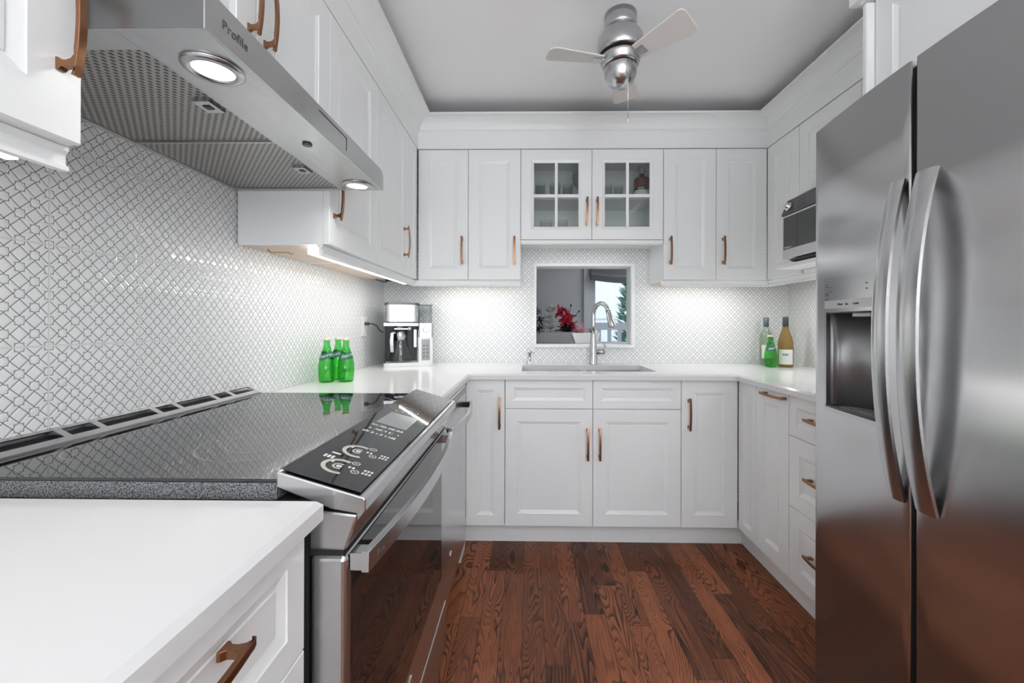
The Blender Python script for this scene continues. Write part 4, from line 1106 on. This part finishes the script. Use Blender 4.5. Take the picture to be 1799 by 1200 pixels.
leafy(MB(), (0, 0, 0), 25, .05, .010, .6, rd_, .9, .1).build('inner_leaves', P('plum_leaf', (.25, .03, .09), .5), t)
t = thing('green_plant', 'low green plant at the right of the white planter', 'plant', (.465, 2.92, ZP+.076))
leafy(MB(), (0, 0, 0), 30, .05, .008, .5, rd_, .6, .1).build('leaves', m_leaf_green, t)
t = thing('red_flower', 'crimson poinsettia above the grey planter', 'flower', (.272, 2.93, ZP+.082))
mb = MB()
for k in range(11):
    c_ = (rd_.uniform(-.045, .045), rd_.uniform(-.035, .03), .112+rd_.uniform(-.045, .04)); leafy(mb, c_, 7, .062, .042, 1.2, rd_, .2, .15)
leafy(mb, (.05, -.02, .045), 10, .05, .03, 1.2, rd_, .0, .2)
mb.build('petals', m_petal, t)
mb = MB(); leafy(mb, (0, 0, 0), 36, .10, .034, .6, rd_, .8, .3); mb.tube([(0, 0, 0), (.02, 0, .12), (.035, 0, .185)], .002, 6); mb.tube([(0, 0, 0), (.05, 0, .1), (.09, 0, .145)], .002, 6)
mb.lathe([(.001, .012), (.007, .004), (.007, -.004), (.001, -.008)], c=(.036, 0, .19), n=10); mb.lathe([(.001, .010), (.006, .004), (.006, -.004), (.001, -.008)], c=(.093, 0, .148), n=10)
mb.build('leaves', m_leaf_dark, t)
leafy(MB(), (-.01, .02, .15), 10, .05, .022, .5, rd_, .8, .1).build('mauve_bracts', P('mauve_bract', (.32, .25, .28), .6), t)
t = thing('sage_plant', 'pale grey-green leafy stem left of the red flower', 'plant', (.160, 2.955, ZP+.082))
mb = MB()
for z in (.02, .06, .10, .14, .16): leafy(mb, (rd_.uniform(-.012, .012), 0, z), 14, .054, .020, .5, rd_, .55, .0)
mb.tube([(0, 0, 0), (0, 0, .16)], .004, 8); mb.build('leaves', m_leaf_pale, t)
t = thing('dark_plant', 'dark leaves with a dusky blue bloom at the left edge of the opening', 'plant', (.068, 2.915, ZP+.082))
mb = MB()
for z in (.01, .04, .07, .095): leafy(mb, (rd_.uniform(-.015, .02), 0, z), 12, .060, .014, 1., rd_, .2, .3)
mb.build('leaves', m_leaf_dark, t)
mb = MB(); leafy(mb, (0, 0, .145), 26, .036, .026, 1.4, rd_, .2, 0); mb.build('bloom', m_blue, t)
# outdoors
o = tag(MB().box(-2.5, 6, 8.2, 8.4, -1, 1.15).box(-2.5, 6, 8.2, 8.4, 1.19, 1.24).box(-2.5, 6, 8.2, 8.4, 1.28, 4.2).box(-2.5, 6, 8.25, 8.4, 1.15, 1.28).build('neighbouring_building', m_siding), 'white board-sided building outside the far window', 'building')
tag(MB().box(-4, 7, 4.1, 20, -.6, -.5).build('ground', P('paving', (.5, .5, .5), .8)), 'pale ground outside the far window', 'ground', kind='structure')
t = thing('deck_railing', 'pale deck railing outside the far window', 'railing', (1.2, 5.6, -.5))
m_rail = P('railing_paint', (.62, .65, .70), .5)
MB().box(-.5, 3.2, 5.58, 5.64, 1.09, 1.19).build('top_rail', m_rail, t, world=True); MB().box(-.5, 3.2, 5.58, 5.62, .3, .36).build('bottom_rail', m_rail, t, world=True)
for k in range(26): MB().box(-.45+.14*k, -.40+.14*k, 5.585, 5.615, .36, 1.09).build('baluster', m_rail, t, world=True)
for x in (-.5, 3.16): MB().box(x, x+.06, 5.58, 5.64, -.5, 1.09).build('post', m_rail, t, world=True)
t = thing('evergreen_tree', 'columnar evergreen outside the far window', 'tree', (1.70, 6.4, -.5))
mb = MB(); rt = random.Random(4)
for k in range(900):
    h = rt.random(); r_ = .36*(1-h)**.7+.04; a = rt.uniform(0, 2*PI); z = .3+h*2.9; rr = r_*rt.uniform(.6, 1)
    p = Vector((rr*math.cos(a), rr*math.sin(a), z)); l = .13; d = Vector((math.cos(a)*.7, math.sin(a)*.7, rt.uniform(.2, .9))).normalized(); s = d.cross(Vector((0, 0, 1))).normalized()*.045; n_ = s.cross(d).normalized()*.02
    q = p+d*l; mb.add([tuple(p+s), tuple(p+n_), tuple(p-s), tuple(p-n_), tuple(q)], [(0, 1, 4), (1, 2, 4), (2, 3, 4), (3, 0, 4), (3, 2, 1, 0)])
mb.build('foliage', m_tree, t); MB().lathe([(.06, 0), (.05, .5), (.02, 2.6)], n=10).build('trunk', P('bark', (.1, .06, .04), .9), t)
# floor lamp added out of view to carry the uplight
t = thing('added_floor_lamp', 'tall torchiere floor lamp added out of view behind the camera for light', 'lamp', (.45, -1.55, 0))
MB().lathe([(.14, 0), (.14, .015), (.02, .03)], n=32).build('base', m_steel_dark, t)
MB().tube([(0, 0, .03), (0, 0, 1.78)], .012, 12).build('pole', m_nickel, t)
MB().lathe([(.02, 1.77), (.10, 1.79), (.19, 1.86), (.186, 1.862), (.10, 1.80), (.02, 1.785)], n=40).build('bowl_shade', m_nickel, t)
